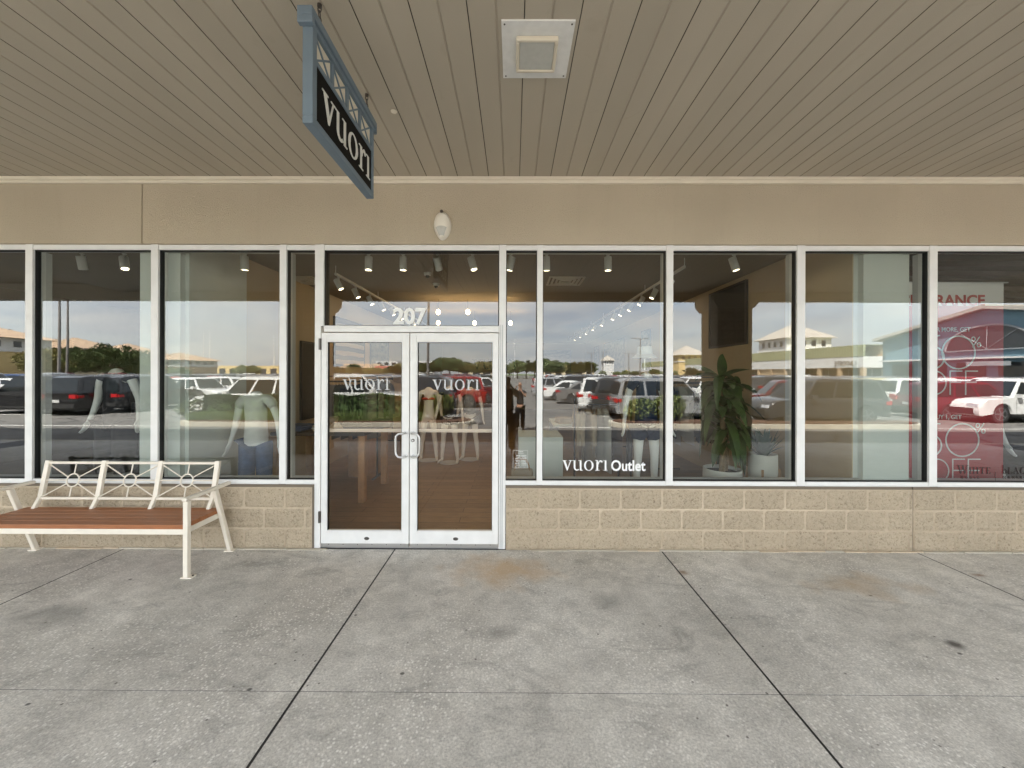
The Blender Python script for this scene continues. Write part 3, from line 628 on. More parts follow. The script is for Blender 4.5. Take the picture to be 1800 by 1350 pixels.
# hanging blade sign
t = thing('hanging_sign', 'blue grey framed black shop sign hanging on chains from the soffit', 'sign', (-1.058, -1.97, 3.08))
YL = .86; k = MB(); q = 'sign_blue'; hw = .027
k.box(-hw, hw, 0, YL, 0, .04, q); k.box(-hw, hw, 0, .045, .04, .50, q); k.box(-hw, hw, YL - .03, YL, .04, .50, q)
k.box(-hw + .004, hw - .004, .045, YL - .03, .335, .362, q); k.box(-hw, hw, 0, YL, .50, .53, q); k.box(-hw - .012, hw + .012, -.03, YL + .03, .53, .575, q)
k.box(-hw - .012, hw + .012, -.03, .0, .49, .5299, q); k.box(-hw - .012, hw + .012, YL, YL + .03, .49, .5299, q)
k.obj('sign_frame', t, bevel=.004)
k = MB(); k.box(-hw + .01, hw - .01, .045, YL - .03, .04, .335, 'sign_black'); k.obj('sign_panel', t)
k = MB(); k.box(-.006, .006, .045, YL - .03, .3625, .499, 'trim_cream'); k.obj('infill_panel', t)
k = MB(); cw = (YL - .075) / 4
for i in range(4):
    a = .045 + i * cw; b = a + cw
    if i: k.box(-.018, .018, a - .014, a + .014, .3625, .499, q)
    for p0, p1 in (((a + .01, .363), (b - .01, .498)), ((a + .01, .498), (b - .01, .363))):
        d = Vector((p1[0] - p0[0], p1[1] - p0[1])).normalized(); n_ = Vector((-d.y, d.x)) * .005
        k.prism([(p0[0] + n_.x, p0[1] + n_.y), (p0[0] - n_.x, p0[1] - n_.y), (p1[0] - n_.x, p1[1] - n_.y), (p1[0] + n_.x, p1[1] + n_.y)], -.012 - (p0[1] > .4) * .001, .012 + (p0[1] > .4) * .001, q, 'YZ')
k.obj('lattice', t)
MT = Matrix.Translation((hw - .0095, 0, 0)) @ Matrix.Rotation(R(90), 4, 'Z')
k = MB(); serif(k, 'vuori', .112, .108, .153, 'letter_silver', 0, .004, .04, MT); k.obj('lettering', t)
MT2 = Matrix.Translation((-hw + .0095, YL, 0)) @ Matrix.Rotation(R(-90), 4, 'Z')
k = MB(); serif(k, 'vuori', .112, .108, .153, 'letter_silver', 0, .004, .04, MT2); k.obj('lettering', t)
for cy in (.12, .79):
    k = MB()
    for i in range(4):
        c0 = Vector((0, cy, .597 + i * .033)); pts = []
        for j in range(13):
            a = 2 * pi * j / 12; u = .009 * cos(a); w = .022 * sin(a)
            pts.append(c0 + (Vector((u, 0, w)) if i % 2 else Vector((0, u, w))))
        k.tube(pts, .0028, 'steel_dark', 6, cap=False)
    k.cyl((0, cy, .705), .012, .014, 'steel_dark', 10); k.obj('chain', t, smooth=True)

k = MB(); k.lathe([(.001, -.012), (.012, -.012), (.022, -.006), (.024, -.001)], 'trim_cream', 18)
o = k.obj('soffit_cap', loc=(-.92, -1.0, 3.8)); tag(o, 'small round cap on the soffit right of the hanging sign', 'cap')

# ================================================================ BENCH
def sq_tube(k, a, b, w, h, m, up=(0, 1, 0)):
    a, b = Vector(a), Vector(b); d = (b - a).normalized(); s = d.cross(Vector(up)).normalized(); u = s.cross(d).normalized()
    vs = [p + s * (i * w / 2) + u * (j * h / 2) for p in (a, b) for i, j in ((-1, -1), (1, -1), (1, 1), (-1, 1))]
    k.add(vs, [(0, 3, 2, 1), (4, 5, 6, 7), (0, 1, 5, 4), (1, 2, 6, 5), (2, 3, 7, 6), (3, 0, 4, 7)], m)
bench = thing('bench', 'cream metal bench with brown plank seat in front of the left windows', 'bench', (-3.86, -.3, 0)); by = .3
cm = 'cream_metal'
k = MB(); ys = [-.265 + i * .0885 for i in range(5)]
for y in ys: k.box(-.966, .966, y, y + .083, .424, .462, 'seat_wood')
k.obj('seat', bench, bevel=.003)
k = MB(); k.box(-.966, .966, -.262, -.222, .375, .4235, cm); k.box(-.95, .95, .14, .18, .375, .4235, cm)
for x in (-.4, .3): k.box(x, x + .04, -.2215, .1395, .38, .4235, cm)
k.obj('seat_frame', bench, bevel=.004)
for sx in (-1, 1):
    X = .992 * sx
    k = MB(); sq_tube(k, (X, -.262, .0), (X, -.262, .672), .042, .042, cm); k.obj('leg', bench, bevel=.006)
    k = MB(); k.box(X - .04, X + .055, -.285, -.225, 0, .010, cm); k.cyl((X + .043, -.25, .01), .008, .008, 'steel_dark', 8); k.obj('foot_plate', bench)
    k = MB(); sq_tube(k, (X, .26, .0), (X, .055, .675), .038, .042, cm); k.obj('leg', bench, bevel=.006)
    k = MB(); k.box(X - .045, X + .045, .225, .29, 0, .010, cm); k.obj('foot_plate', bench)
    k = MB(); sq_tube(k, (X, -.295, .692), (X, .24, .692), .044, .03, cm, (0, 0, 1)); k.obj('armrest', bench, bevel=.006)
    k = MB(); sq_tube(k, (X - .045 * sx, -.2215, .398), (X - .045 * sx, .1395, .398), .04, .05, cm, (0, 0, 1)); k.box(min(X, X - .06 * sx), max(X, X - .06 * sx), .141, .175, .38, .41, cm); k.obj('side_rail', bench, bevel=.004)
back = []
k = MB()
def bk(z): return .175 + (z - .46) * .20      # y of the tilted back at height z
BX = [-.865, -.29, .287, .862]
for x in BX:
    u_ = MB(); sq_tube(u_, (x, bk(.58), .56), (x, bk(.90), .905), .045, .032, cm); sq_tube(u_, (x, bk(.46) - .045, .44), (x, bk(.58), .566), .034, .03, cm); back.append(u_)
k = MB(); k.box(BX[0], BX[3], bk(.885) - .012, bk(.885) + .012, .872, .896, cm); k.box(BX[0], BX[3], bk(.545) - .012, bk(.545) + .012, .533, .557, cm); back_o = k.obj('backrest', bench, bevel=.003)
for u_ in back: u_.obj('upright', back_o, bevel=.004)
for i in range(3):
    cx = (BX[i] + BX[i + 1]) / 2; cz = .715; k = MB(); r = .062
    P3 = lambda x, z: (x, bk(z), z)
    pts = [P3(cx + r * cos(2 * pi * j / 28), cz + r * sin(2 * pi * j / 28)) for j in range(29)]; k.tube(pts, .0068, cm, 8, cap=False)
    for (x1, z1) in ((cx, .875), (cx, .555), (BX[i] + .02, .865), (BX[i + 1] - .02, .865), (BX[i] + .02, .562), (BX[i + 1] - .02, .562), (BX[i] + .02, cz), (BX[i + 1] - .02, cz)):
        d = Vector((x1 - cx, z1 - cz)).normalized() * r; k.tube([P3(cx + d.x, cz + d.y), P3(x1, z1)], .0058, cm, 6)
    k.obj('wheel_motif', back_o, smooth=True)

# ================================================================ PEOPLE AND MANNEQUINS
def skin_mesh(name, J, E, m, root=0, lv=1):
    me = bpy.data.meshes.new(name); me.from_pydata([j[:3] for j in J], E, [])
    o = bpy.data.objects.new(name, me); COL.objects.link(o)
    bm = bmesh.new(); bm.from_mesh(me); ly = bm.verts.layers.skin.verify(); bm.verts.ensure_lookup_table()
    for i, j in enumerate(J):
        r = j[3:]; bm.verts[i][ly].radius = (r[0], r[1] if len(r) > 1 else r[0]); bm.verts[i][ly].use_root = i == root
    bm.to_mesh(me); bm.free()
    a = o.modifiers.new('s', 'SKIN'); a.use_smooth_shade = True; a.branch_smoothing = .4
    b = o.modifiers.new('u', 'SUBSURF'); b.levels = b.render_levels = lv
    dg = bpy.context.evaluated_depsgraph_get(); dg.update()
    r = bpy.data.meshes.new_from_object(o.evaluated_get(dg)); bpy.data.objects.remove(o)
    r.materials.clear(); r.materials.append(MATS[m]); r.polygons.foreach_set('use_smooth', [True] * len(r.polygons)); return r
def figure(J, E): return J, E
def body(head=False, arms=None, legs=.0):
    # facing -Y, feet on z = 0; returns joints, edges
    J, E = [], []
    def j(*a): J.append(a); return len(J) - 1
    pel = j(0, 0, .96, .125, .095); wa = j(0, 0, 1.12, .105, .08); ch = j(0, -.005, 1.30, .135, .095); nb = j(0, .005, 1.44, .075, .06); ne = j(0, 0, 1.53, .05, .05)
    E += [(pel, wa), (wa, ch), (ch, nb), (nb, ne)]
    if head:
        h0 = j(0, -.015, 1.61, .07, .078); h1 = j(0, -.01, 1.69, .078, .088); h2 = j(0, .0, 1.745, .055, .065); E += [(ne, h0), (h0, h1), (h1, h2)]
    for s in (-1, 1):
        A = (arms or {}).get(s) or [(.17, 0, 1.41), (.235, .03, 1.15), (.27, -.02, .92), (.285, -.05, .845)]
        p = [j(s * a[0], a[1], a[2], r) for a, r in zip(A, (.055, .04, .027, .026))]
        E += [(nb, p[0]), (p[0], p[1]), (p[1], p[2]), (p[2], p[3])]
        w, pa = Vector(A[2]), Vector(A[3]); d = (pa - w).normalized(); sd = Vector((0, -1, 0)) if abs(d.y) < .8 else Vector((1, 0, 0)); ou = d.cross(sd).normalized()
        for q, (off, ln) in enumerate(((-.024, .078), (-.008, .088), (.008, .084), (.024, .066))):
            f0 = pa + d * .02 + sd * -off; f1 = f0 + d * ln * .55 - ou * .004; f2 = f0 + d * ln - ou * .016
            a = j(s * f0.x, f0.y, f0.z, .011); b = j(s * f1.x, f1.y, f1.z, .0085); c = j(s * f2.x, f2.y, f2.z, .007); E += [(p[3], a), (a, b), (b, c)]
        t0 = w.lerp(pa, .5) + sd * .024; t1 = t0 + d * .04 + sd * .022; a = j(s * t0.x, t0.y, t0.z, .012); b = j(s * t1.x, t1.y, t1.z, .009); E += [(p[2], a), (a, b)]
        L = legs
        hp = j(s * .09, 0, .88, .088); kn = j(s * (.10 + L * .3), -.015, .50, .055); cf = j(s * (.105 + L * .5), .012, .36, .053); an = j(s * (.11 + L * .8), .02, .09, .034)
        he = j(s * (.11 + L * .8), .035, .04, .034); ba = j(s * (.125 + L), -.10, .03, .034, .022); to = j(s * (.13 + L), -.165, .022, .026, .016)
        E += [(pel, hp), (hp, kn), (kn, cf), (cf, an), (an, he), (he, ba), (ba, to)]
    return J, E
def cloth_top(m, sleeve=.5, hem=.85, grow=.018, arms=None):
    J = [(0, 0, hem, .15 + grow, .10 + grow), (0, 0, 1.12, .118 + grow, .085 + grow), (0, -.005, 1.30, .14 + grow, .10 + grow), (0, .005, 1.445, .075 + grow, .06 + grow)]
    E = [(0, 1), (1, 2), (2, 3)]
    for s in (-1, 1):
        A = (arms or {}).get(s) or [(.17, 0, 1.41), (.235, .03, 1.15), (.27, -.02, .92)]
        a, b, c = (Vector(q) for q in A[:3]); e = a.lerp(b, min(1, sleeve * 1.0)) if sleeve <= 1 else b.lerp(c, sleeve - 1)
        n = len(J); J.append((s * a.x, a.y, a.z, .058 + grow)); E.append((3, n))
        if sleeve > 1: J.append((s * b.x, b.y, b.z, .046 + grow)); E.append((n, n + 1)); n += 1
        J.append((s * e.x, e.y, e.z, .044 + grow)); E.append((n, n + 1))
    return skin_mesh('top', J, E, m)
def cloth_legs(m, hem=.55, grow=.016, flare=0, legs=.0):
    J = [(0, 0, .98, .135 + grow, .10 + grow)]; E = []
    for s in (-1, 1):
        n = len(J); J.append((s * .092, 0, .87, .094 + grow)); E.append((0, n))
        if hem < .5: J.append((s * (.10 + legs * .3), -.015, .5, .062 + grow + flare * .5)); E.append((n, n + 1)); n += 1
        t = (.88 - hem) / .8; J.append((s * (.095 + legs * t), .0, hem, (.052 if hem < .4 else .075) + grow + flare)); E.append((n, n + 1))
    return skin_mesh('legwear', J, E, m)
def put(me, name, par, loc=(0, 0, 0), sc=1):
    o = bpy.data.objects.new(name, me); COL.objects.link(o); o.parent = par; o.location = loc; o.scale = (sc,) * 3; return o

bm0 = skin_mesh('body', *body(), 'mannequin'); bm1 = skin_mesh('body', *body(legs=.06), 'mannequin')
def mannequin(x, y, z, lab, parts, rz=0, sc=1, me=None):
    t = thing('mannequin', lab, 'mannequin', (x, y, z), R(rz), 'display mannequins in the shop windows'); t.scale = (sc,) * 3
    b = put(me or bm0, 'body', t)
    for nm, p in parts: put(p, nm, t)
    k = MB(); k.cyl((0, 0, -.012), .19, .010, 'frame_grey', 32); k.obj('base_plate', t)
    return t
def bikini():
    J = [(-.07, -.075, 1.29, .05, .035), (.07, -.075, 1.29, .05, .035), (0, -.10, 1.27, .012), (-.13, 0, 1.27, .02), (.13, 0, 1.27, .02)]
    a = skin_mesh('bikini_top', J, [(0, 2), (2, 1), (0, 3), (1, 4)], 'fabric_coral')
    b = skin_mesh('bikini_bottom', [(0, 0, .95, .135, .105), (0, -.0, .86, .05, .075)], [(0, 1)], 'fabric_coral'); return a, b
bt, bb = bikini()
tee_w, tee_b, tee_g, top_n = cloth_top('fabric_white', .45), cloth_top('fabric_black', .3), cloth_top('fabric_grey', .5, .88), cloth_top('fabric_navy', .5, .82)
jean, short_n, short_b, short_g = cloth_legs('fabric_denim', .1, .016, .03), cloth_legs('fabric_navy', .66, .03, .012), cloth_legs('fabric_black', .72, .02, .012), cloth_legs('fabric_grey', .7, .02, .012)
mannequin(-3.12, .72, .06, 'headless white mannequin in white tee and loose blue jeans in the window behind the bench', [('shirt', tee_w), ('trousers', jean)], 8)
mannequin(-1.74, 3.95, .03, 'white mannequin in a coral bikini, left of the three behind the right door', [('bikini_top', bt), ('bikini_bottom', bb)], 5, .98, bm1)
mannequin(-1.28, 3.75, .03, 'white mannequin in black top and shorts, middle of the three behind the right door', [('shirt', tee_b), ('shorts', short_b)], -6, 1.0, bm1)
mannequin(-.90, 4.05, .03, 'white mannequin in grey top and shorts, right of the three behind the right door', [('shirt', tee_g), ('shorts', short_g)], -4, .98, bm1)
t = mannequin(1.62, .78, .30, 'white mannequin in navy clothes under a white bucket hat left of the tall plant', [('shirt', top_n), ('shorts', short_n)], 0)
k = MB(); k.box(-.42, .30, -.3, .3, -.30, -.013, 'inner_white'); o = k.obj('display_platform', bevel=.004, loc=(1.62, .78, .30)); tag(o, 'low white display platform under the mannequin with the bucket hat', 'platform')
k = MB(); k.lathe([(.001, .095), (.075, .093), (.085, .08), (.095, .0), (.150, -.045), (.148, -.049), (.09, -.004), (.08, .07)], 'fabric_white', 28); o = k.obj('bucket_hat', smooth=True, loc=(1.60, .78, 2.045)); tag(o, 'white bucket hat above the navy dressed mannequin', 'hat')
k = MB(); k.cyl((1.60, .78, 1.85), .012, .28, 'alu', 10); o = k.obj('hat_stand'); tag(o, 'thin metal stand holding up the white bucket hat', 'stand')
mannequin(-4.80, .70, .33, 'headless white mannequin in a black sleeveless outfit in the neighbour window above the bench end', [('shirt', cloth_top('fabric_black', .12, .78)), ('trousers', cloth_legs('fabric_black', .25, .03, .05))], 4)
k = MB(); k.box(-5.2, -4.35, .4, 1.1, .013, .315, 'dark_wood'); tag(k.obj('display_platform', bevel=.004), 'low dark display platform in the left neighbour window', 'platform')
k = MB(); J = [(0, 0, .1, .34), (0, 0, .5, .25), (0, 0, .95, .15, .12), (0, 0, 1.12, .115, .09), (0, 0, 1.3, .14, .1), (0, 0, 1.43, .08, .07)]
drs = skin_mesh('dress', J, [(i, i + 1) for i in range(5)], 'fabric_white')
mannequin(5.85, .95, .05, 'headless mannequin in a long white dress beside the red sale poster', [('dress', drs)], -10)

# photographer and passer-by, reflected in the glass
ARM = {1: [(.17, 0, 1.40), (.30, -.16, 1.25), (.10, -.27, 1.50), (.07, -.27, 1.56)], -1: [(.17, 0, 1.40), (.26, -.18, 1.25), (.10, -.27, 1.50), (.07, -.27, 1.56)]}
def person(x, y, rz, sc, lab, top, bot, z=0):
    t = thing('person', lab, 'person', (x, y, z), R(rz)); t.scale = (sc,) * 3
    b = put(skin_mesh('body', *body(True, ARM), 'skin'), 'body', t)
    put(cloth_top(top, .6, .92, .02, ARM), 'shirt', t); put(cloth_legs(bot, .12, .022, .012), 'trousers', t)
    put(skin_mesh('hair', [(0, .02, 1.66, .085, .08), (0, .015, 1.74, .078, .085)], [(0, 1)], 'hair'), 'hair', t)
    for s in (-1, 1):
        k = MB(); k.prism([(s * .08, .08), (s * .15, .08), (s * .175, -.18), (s * .11, -.20)][::s], .0, .075, 'fabric_black', 'XY'); k.obj('shoe', t, bevel=.015)
    for s in (-1, 1):
        k = MB(); k.lathe([(.001, .006), (.006, .004), (.009, 0)], 'fabric_black', 10, Matrix.Translation((s * .03, -.092, 1.675)) @ Matrix.Rotation(R(90), 4, 'X')); k.obj('eye', b)
    k = MB(); k.prism([(-.013, 1.625), (.013, 1.625), (.004, 1.672), (-.004, 1.672)], -.115, -.085, 'skin'); k.obj('nose', b, bevel=.004)
    k = MB(); k.box(-.022, .022, -.094, -.088, 1.596, 1.602, 'fabric_coral'); k.obj('mouth', b)
    return t
# both face the shop, that is +Y
person(-.13, CAMY - .48, 180, 1.0, 'person in dark clothes standing closest to the doors, both arms raised, seen in the glass', 'fabric_black', 'fabric_black')
k = MB(); k.box(-.04, .04, -.004, .004, -.06, .06, 'black_metal'); o = k.obj('phone', bevel=.004, loc=(-.12, CAMY - .13, 1.66)); tag(o, 'dark phone held up by the nearest person', 'phone')
person(.22, -8.9, 200, .95, 'smaller person in black in the sunlit drive, seen in the narrow window', 'fabric_black', 'fabric_black', -.15)

# ================================================================ SHOP INTERIOR
def pot(x, y, z, r, h, lab, stand=False, legz=0):
    t = thing('plant_pot', lab, 'plant pot', (x, y, z))
    k = MB(); k.lathe([(.001, .0), (r * .86, 0), (r * .93, .015), (r, h * .5), (r, h), (r - .015, h), (r - .016, h - .03)], 'pot_white', 36); k.obj('pot', t, smooth=True)
    k = MB(); k.lathe([(.001, h - .035), (r - .016, h - .04)], 'soil', 24); k.obj('soil', t)
    if stand:
        for a in range(4):
            th = R(45 + 90 * a + 12); k = MB(); k.box(-.012, .012, -.012, .012, -legz, h * .62, 'tan_wood', Matrix.Translation(((r + .014) * cos(th), (r + .014) * sin(th), 0)) @ Matrix.Rotation(th, 4, 'Z')); k.obj('stand_leg', t)
    return t
def long_leaf(k, base, az, ln, wd, rise, droop, m='leaf', n=7, twist=0):
    d = Vector((cos(az), sin(az), 0)); s = Vector((-sin(az), cos(az), 0)); vs = []
    for i in range(n + 1):
        u = i / n; p = Vector(base) + d * ln * (u * (1 - .35 * u * droop)) + Vector((0, 0, rise * u * 1.6 - droop * ln * u * u * 1.15))
        w = wd * (sin(pi * min(1, .08 + u * .92)) ** .75) * .5 + .003
        tw = twist * u; ss = s * cos(tw) + Vector((0, 0, 1)) * sin(tw)
        vs += [p - ss * w, p + Vector((0, 0, -w * .35)), p + ss * w]
    k.add(vs, [(3 * i + a, 3 * i + a + 1, 3 * i + a + 4, 3 * i + a + 3) for i in range(n) for a in (0, 1)], m)
random.seed(21)
px, py_ = PX(1269, 4.5), PY(4.5)
k = MB(); k.box(px - .25, 2.95, py_ - .3, py_ + .3, .016, .33, 'inner_white'); tag(k.obj('display_platform', bevel=.004), 'low white display platform under the two plant pots', 'platform')
pot(px, py_, .335, .205, .37, 'wide white round pot of the tall leafy plant')
t = thing('corn_plant', 'tall corn plant with drooping green strap leaves in a wide white pot', 'plant', (px, py_, .66))
k = MB(); k.tube([(0, 0, 0), (.01, 0, .5), (-.02, .01, 1.0), (-.01, 0, 1.12)], .03, 'stem', 10, rs=[.036, .03, .028, .022]); k.tube([(.06, .03, 0), (.09, .03, .35), (.1, .03, .5)], .02, 'stem', 8); k.obj('trunk', t, smooth=True)
k = MB()
for cx, cy, cz, n, L0 in ((-.01, 0, 1.06, 26, .42), (-.01, 0, .92, 20, .50), (.0, 0, .72, 16, .44), (.10, .03, .52, 20, .40), (.09, .03, .38, 14, .36)):
    for i in range(n):
        az = i * 2.4 + random.random() * .6; el = random.random()
        long_leaf(k, (cx, cy, cz + random.uniform(-.10, .06)), az, L0 * random.uniform(.7, 1.15), random.uniform(.10, .15), .03 + .20 * el ** 1.3, random.uniform(.7, 1.5) - .55 * el, twist=random.uniform(-.9, .9))
k.obj('foliage', t, smooth=True)
px2, d2 = PX(1340, 4.55), 4.55
pot(px2, PY(d2), .44, .15, .43, 'tall white pot on a wooden leg stand right of the big plant', True, .105)
t = thing('snake_plant', 'grey green spiky plant in the white pot on wooden legs', 'plant', (px2, PY(d2), .84))
k = MB()
for i in range(42):
    az = random.random() * 6.28; long_leaf(k, (.03 * cos(az), .03 * sin(az), 0), az, random.uniform(.08, .26), random.uniform(.018, .032), random.uniform(.12, .26), random.uniform(.1, .5), 'leaf_grey', 5)
k.obj('foliage', t, smooth=True)

def plinth(x0, x1, y0, y1, z1, lab, m='inner_white', z0=.016):
    k = MB(); k.box(x0, x1, y0, y1, z0, z1, m); o = k.obj('display_plinth', bevel=.006); return tag(o, lab, 'display plinth')
plinth(PX(912, 4.9), PX(990, 4.9), PY(4.9), PY(5.5), PZ(768, 4.9), 'square white display plinth behind the outlet lettering')
plinth(-.12, .42, .35, .7, .56, 'low white plinth carrying the wicker bag by the sidelight')
plinth(PX(612, 6.6), PX(642, 6.6), PY(6.6), PY(7.1), PZ(760, 6.6), 'orange brown wooden plinth behind the left door', 'tan_wood')
# bag
t = thing('wicker_bag', 'wicker bag with round tan handles behind the opening hours', 'bag', (.10, .5, .565))
k = MB(); k.lathe([(.001, .0), (.11, 0), (.13, .09), (.12, .14)], 'fabric_beige', 20, Matrix.Scale(.5, 4, (0, 1, 0))); k.obj('bag_body', t, smooth=True)
for y in (-.04, .04):
    k = MB(); k.tube([(.085 * cos(a), y, .13 + .13 * sin(a)) for a in [pi * i / 12 for i in range(13)]], .008, 'tan_wood', 8); k.obj('handle', t, smooth=True)
def table(x0, x1, y0, y1, z, lab, top='dark_wood', leg='dark_wood'):
    t = thing('display_table', lab, 'table', ((x0 + x1) / 2, (y0 + y1) / 2, .016)); w, d = (x1 - x0) / 2, (y1 - y0) / 2; h = z - .016
    k = MB(); k.box(-w, w, -d, d, h - .045, h, top); k.obj('tabletop', t, bevel=.004)
    for a in (-1, 1):
        for b in (-1, 1): k = MB(); k.box(min(a * w, a * (w - .09)) + .001 * a, max(a * w, a * (w - .09)) + .001 * a, min(b * d, b * (d - .09)), max(b * d, b * (d - .09)), 0, h - .0455, leg); k.obj('leg', t, bevel=.003)
    return t
table(-3.35, -2.05, 1.35, 2.35, .98, 'dark topped display table behind the narrow window left of the doors', 'dark_wood', 'tan_wood')
table(.75, 2.2, 3.2, 4.2, .86, 'pale display table of folded clothes in the middle of the right shop half', 'inner_white', 'black_metal')
def folded(x, y, z, m, lab, n=4, w=.26):
    t = thing('folded_clothes', lab, 'clothes', (x, y, z), random.uniform(-.3, .3), 'folded clothes on the display tables'); zz = 0
    for i in range(n):
        k = MB(); e = random.uniform(-.02, .02); k.box(-w / 2 + e, w / 2 + e, -.16, .16, zz, zz + .026, m[i % len(m)]); k.obj('garment', t, bevel=.011); zz += .027
folded(-3.1, 1.6, .981, ['fabric_denim'], 'stack of folded blue denim at the left end of the dark table', 3)
folded(-2.75, 1.65, .981, ['fabric_beige', 'fabric_white'], 'stack of folded beige and white tops in the middle of the dark table', 3)
folded(-2.25, 1.6, .981, ['fabric_black'], 'stack of folded black clothes at the door end of the dark table', 5)
for i, (xx, mm, ll) in enumerate(((.95, ['fabric_beige'], 'beige'), (1.25, ['fabric_white', 'fabric_beige'], 'white and beige'), (1.6, ['fabric_white'], 'all white'), (1.95, ['fabric_grey'], 'grey'))): folded(xx, 3.45, .861, mm, 'stack of %s folded clothes on the pale table' % ll, 4)
t = thing('shell_bowl', 'white fluted shell dish standing on the dark table', 'dish', (-2.5, 1.5, .982)); k = MB(); vs = [(0, 0, 0)]
for i in range(25): a = pi * i / 24; r = .105 + .006 * (i % 2); vs.append((r * cos(a), -.02 - .012 * (i % 2), .115 * sin(a) + .005))
k.add(vs, [(0, i, i + 1) for i in range(1, 25)], 'fabric_beige'); k.add([(-.1, -.05, 0), (.1, -.05, 0), (.1, .03, 0), (-.1, .03, 0), (-.1, -.05, .012), (.1, -.05, .012), (.1, .03, .012), (-.1, .03, .012)], [(0, 3, 2, 1), (4, 5, 6, 7), (0, 1, 5, 4), (1, 2, 6, 5), (2, 3, 7, 6), (3, 0, 4, 7)], 'fabric_beige'); k.obj('dish', t)
k = MB(); k.lathe([(.001, 0), (.07, 0), (.10, .13), (.09, .13), (.08, .11)], 'fabric_beige', 20); tag(k.obj('bowl', smooth=True, loc=(-2.85, 2.1, .981)), 'beige bowl at the back of the dark display table', 'bowl')
k = MB(); k.prism([(-.15, 0), (.15, 0), (.17, .05), (.14, .13), (-.14, .13), (-.17, .05)], -.08, .08, 'fabric_black'); o = k.obj('duffel_bag', bevel=.02, loc=(-2.0, 1.9, .981)); tag(o, 'small black bag on the dark table next to the left door', 'bag')

# clothes racks and what hangs on them
random.seed(5)
def garment_mesh(m, w, h, sleeve):
    k = MB(); n = 8; vs = []
    for side in (-1, 1):
        for j in range(n + 1):
            v = j / n
            for i in range(7):
                u = i / 6 - .5; ww = w * (.55 + .45 * min(1, v * 5)) * (1 + .08 * v)
                z = -v * h - abs(u) * (.09 if v < .1 else .0); th = .022 + .012 * sin(i * 1.9 + j) * v
                vs.append((u * ww, side * th * (1 - abs(u) * 1.6), z))
    N = (n + 1) * 7
    for s in (0, 1):
        for j in range(n):
            for i in range(6): a = s * N + j * 7 + i; k_ = (a, a + 1, a + 8, a + 7); k.f.append(k_)
    k.v = vs; k.mi = [0] * len(k.f); k.m = [m]
    if sleeve:
        for s in (-1, 1): k.tube([(s * w * .42, 0, -.07), (s * w * .5, 0, -.3), (s * w * .47, 0, -.52)], .05, m, 7, rs=[.05, .045, .04])
    k.tube([(0, 0, .0), (0, 0, .03), (.012, 0, .045), (0, 0, .06), (-.012, 0, .048)], .0025, 'alu', 5)
    return k.mesh('hanging_garment', True)
GM = {}
def rack(x0, y0, x1, y1, z, lab, cols, n, where):
    t = thing('clothes_rack', lab, 'clothes rack', ((x0 + x1) / 2, (y0 + y1) / 2, .016)); L = math.hypot(x1 - x0, y1 - y0); t.rotation_euler.z = az = math.atan2(y1 - y0, x1 - x0); h = z - .016
    k = MB(); k.tube([(-L / 2, 0, h), (L / 2, 0, h)], .013, 'black_metal'); k.tube([(-L / 2, 0, h + .09), (L / 2, 0, h + .09)], .010, 'black_metal'); k.obj('rail', t)
    for s in (-1, 1):
        k = MB(); k.tube([(s * L / 2, 0, 0.01), (s * L / 2, 0, h + .09)], .014, 'black_metal'); k.box(s * L / 2 - .02, s * L / 2 + .02, -.22, .22, 0, .02, 'black_metal'); k.obj('upright', t)
    for i in range(n):
        u = (i + .5) / n - .5; c = cols[(i * len(cols)) // n]; ln = .72 + .1 * ((i * 7) % 3)
        key = (c, round(ln, 2))
        if key not in GM: GM[key] = garment_mesh(c, .44, ln, random.random() < .6)
        o = bpy.data.objects.new('hanging_garment', GM[key]); COL.objects.link(o)
        o.location = ((x0 + x1) / 2 + cos(az) * u * L, (y0 + y1) / 2 + sin(az) * u * L, z - .05); o.rotation_euler = (0, 0, az + pi / 2 + random.uniform(-.25, .25))
        tag(o, '%s garment hanging on the %s' % (c.split('_')[1], where), 'garment', 'clothes hanging on the ' + where)
rack(-3.35, 2.7, -2.35, 2.7, 1.66, 'black clothes rack of dark clothes behind the dark table', ['fabric_grey', 'fabric_olive', 'fabric_black', 'fabric_grey'], 18, 'rack behind the dark table')
rack(-3.2, 4.2, -3.2, 6.2, 1.66, 'black clothes rack along the left shop wall', ['fabric_black', 'fabric_olive', 'fabric_grey', 'fabric_beige'], 22, 'rack along the left shop wall')
rack(1.9, 2.3, 3.3, 2.3, 1.66, 'black clothes rack behind the tall plant', ['fabric_beige', 'fabric_brown', 'fabric_navy', 'fabric_white', 'fabric_black', 'fabric_black'], 22, 'rack behind the tall plant')
rack(2.9, 3.3, 2.9, 5.5, 1.66, 'black clothes rack along the right shop wall', ['fabric_black', 'fabric_navy', 'fabric_black', 'fabric_grey'], 24, 'rack along the right shop wall')
rack(.9, 1.75, 1.55, 1.75, 1.35, 'short clothes rack behind the outlet lettering', ['fabric_beige', 'fabric_white', 'fabric_brown'], 8, 'short rack behind the outlet lettering')
rack(-5.8, 1.9, -4.2, 1.9, 1.25, 'low clothes rack in the left neighbour shop', ['fabric_black', 'fabric_navy', 'fabric_grey'], 20, 'rack in the left neighbour shop')
plinth(-4.2, -3.9, .45, .8, .95, 'pale plinth at the party wall in the left neighbour shop')
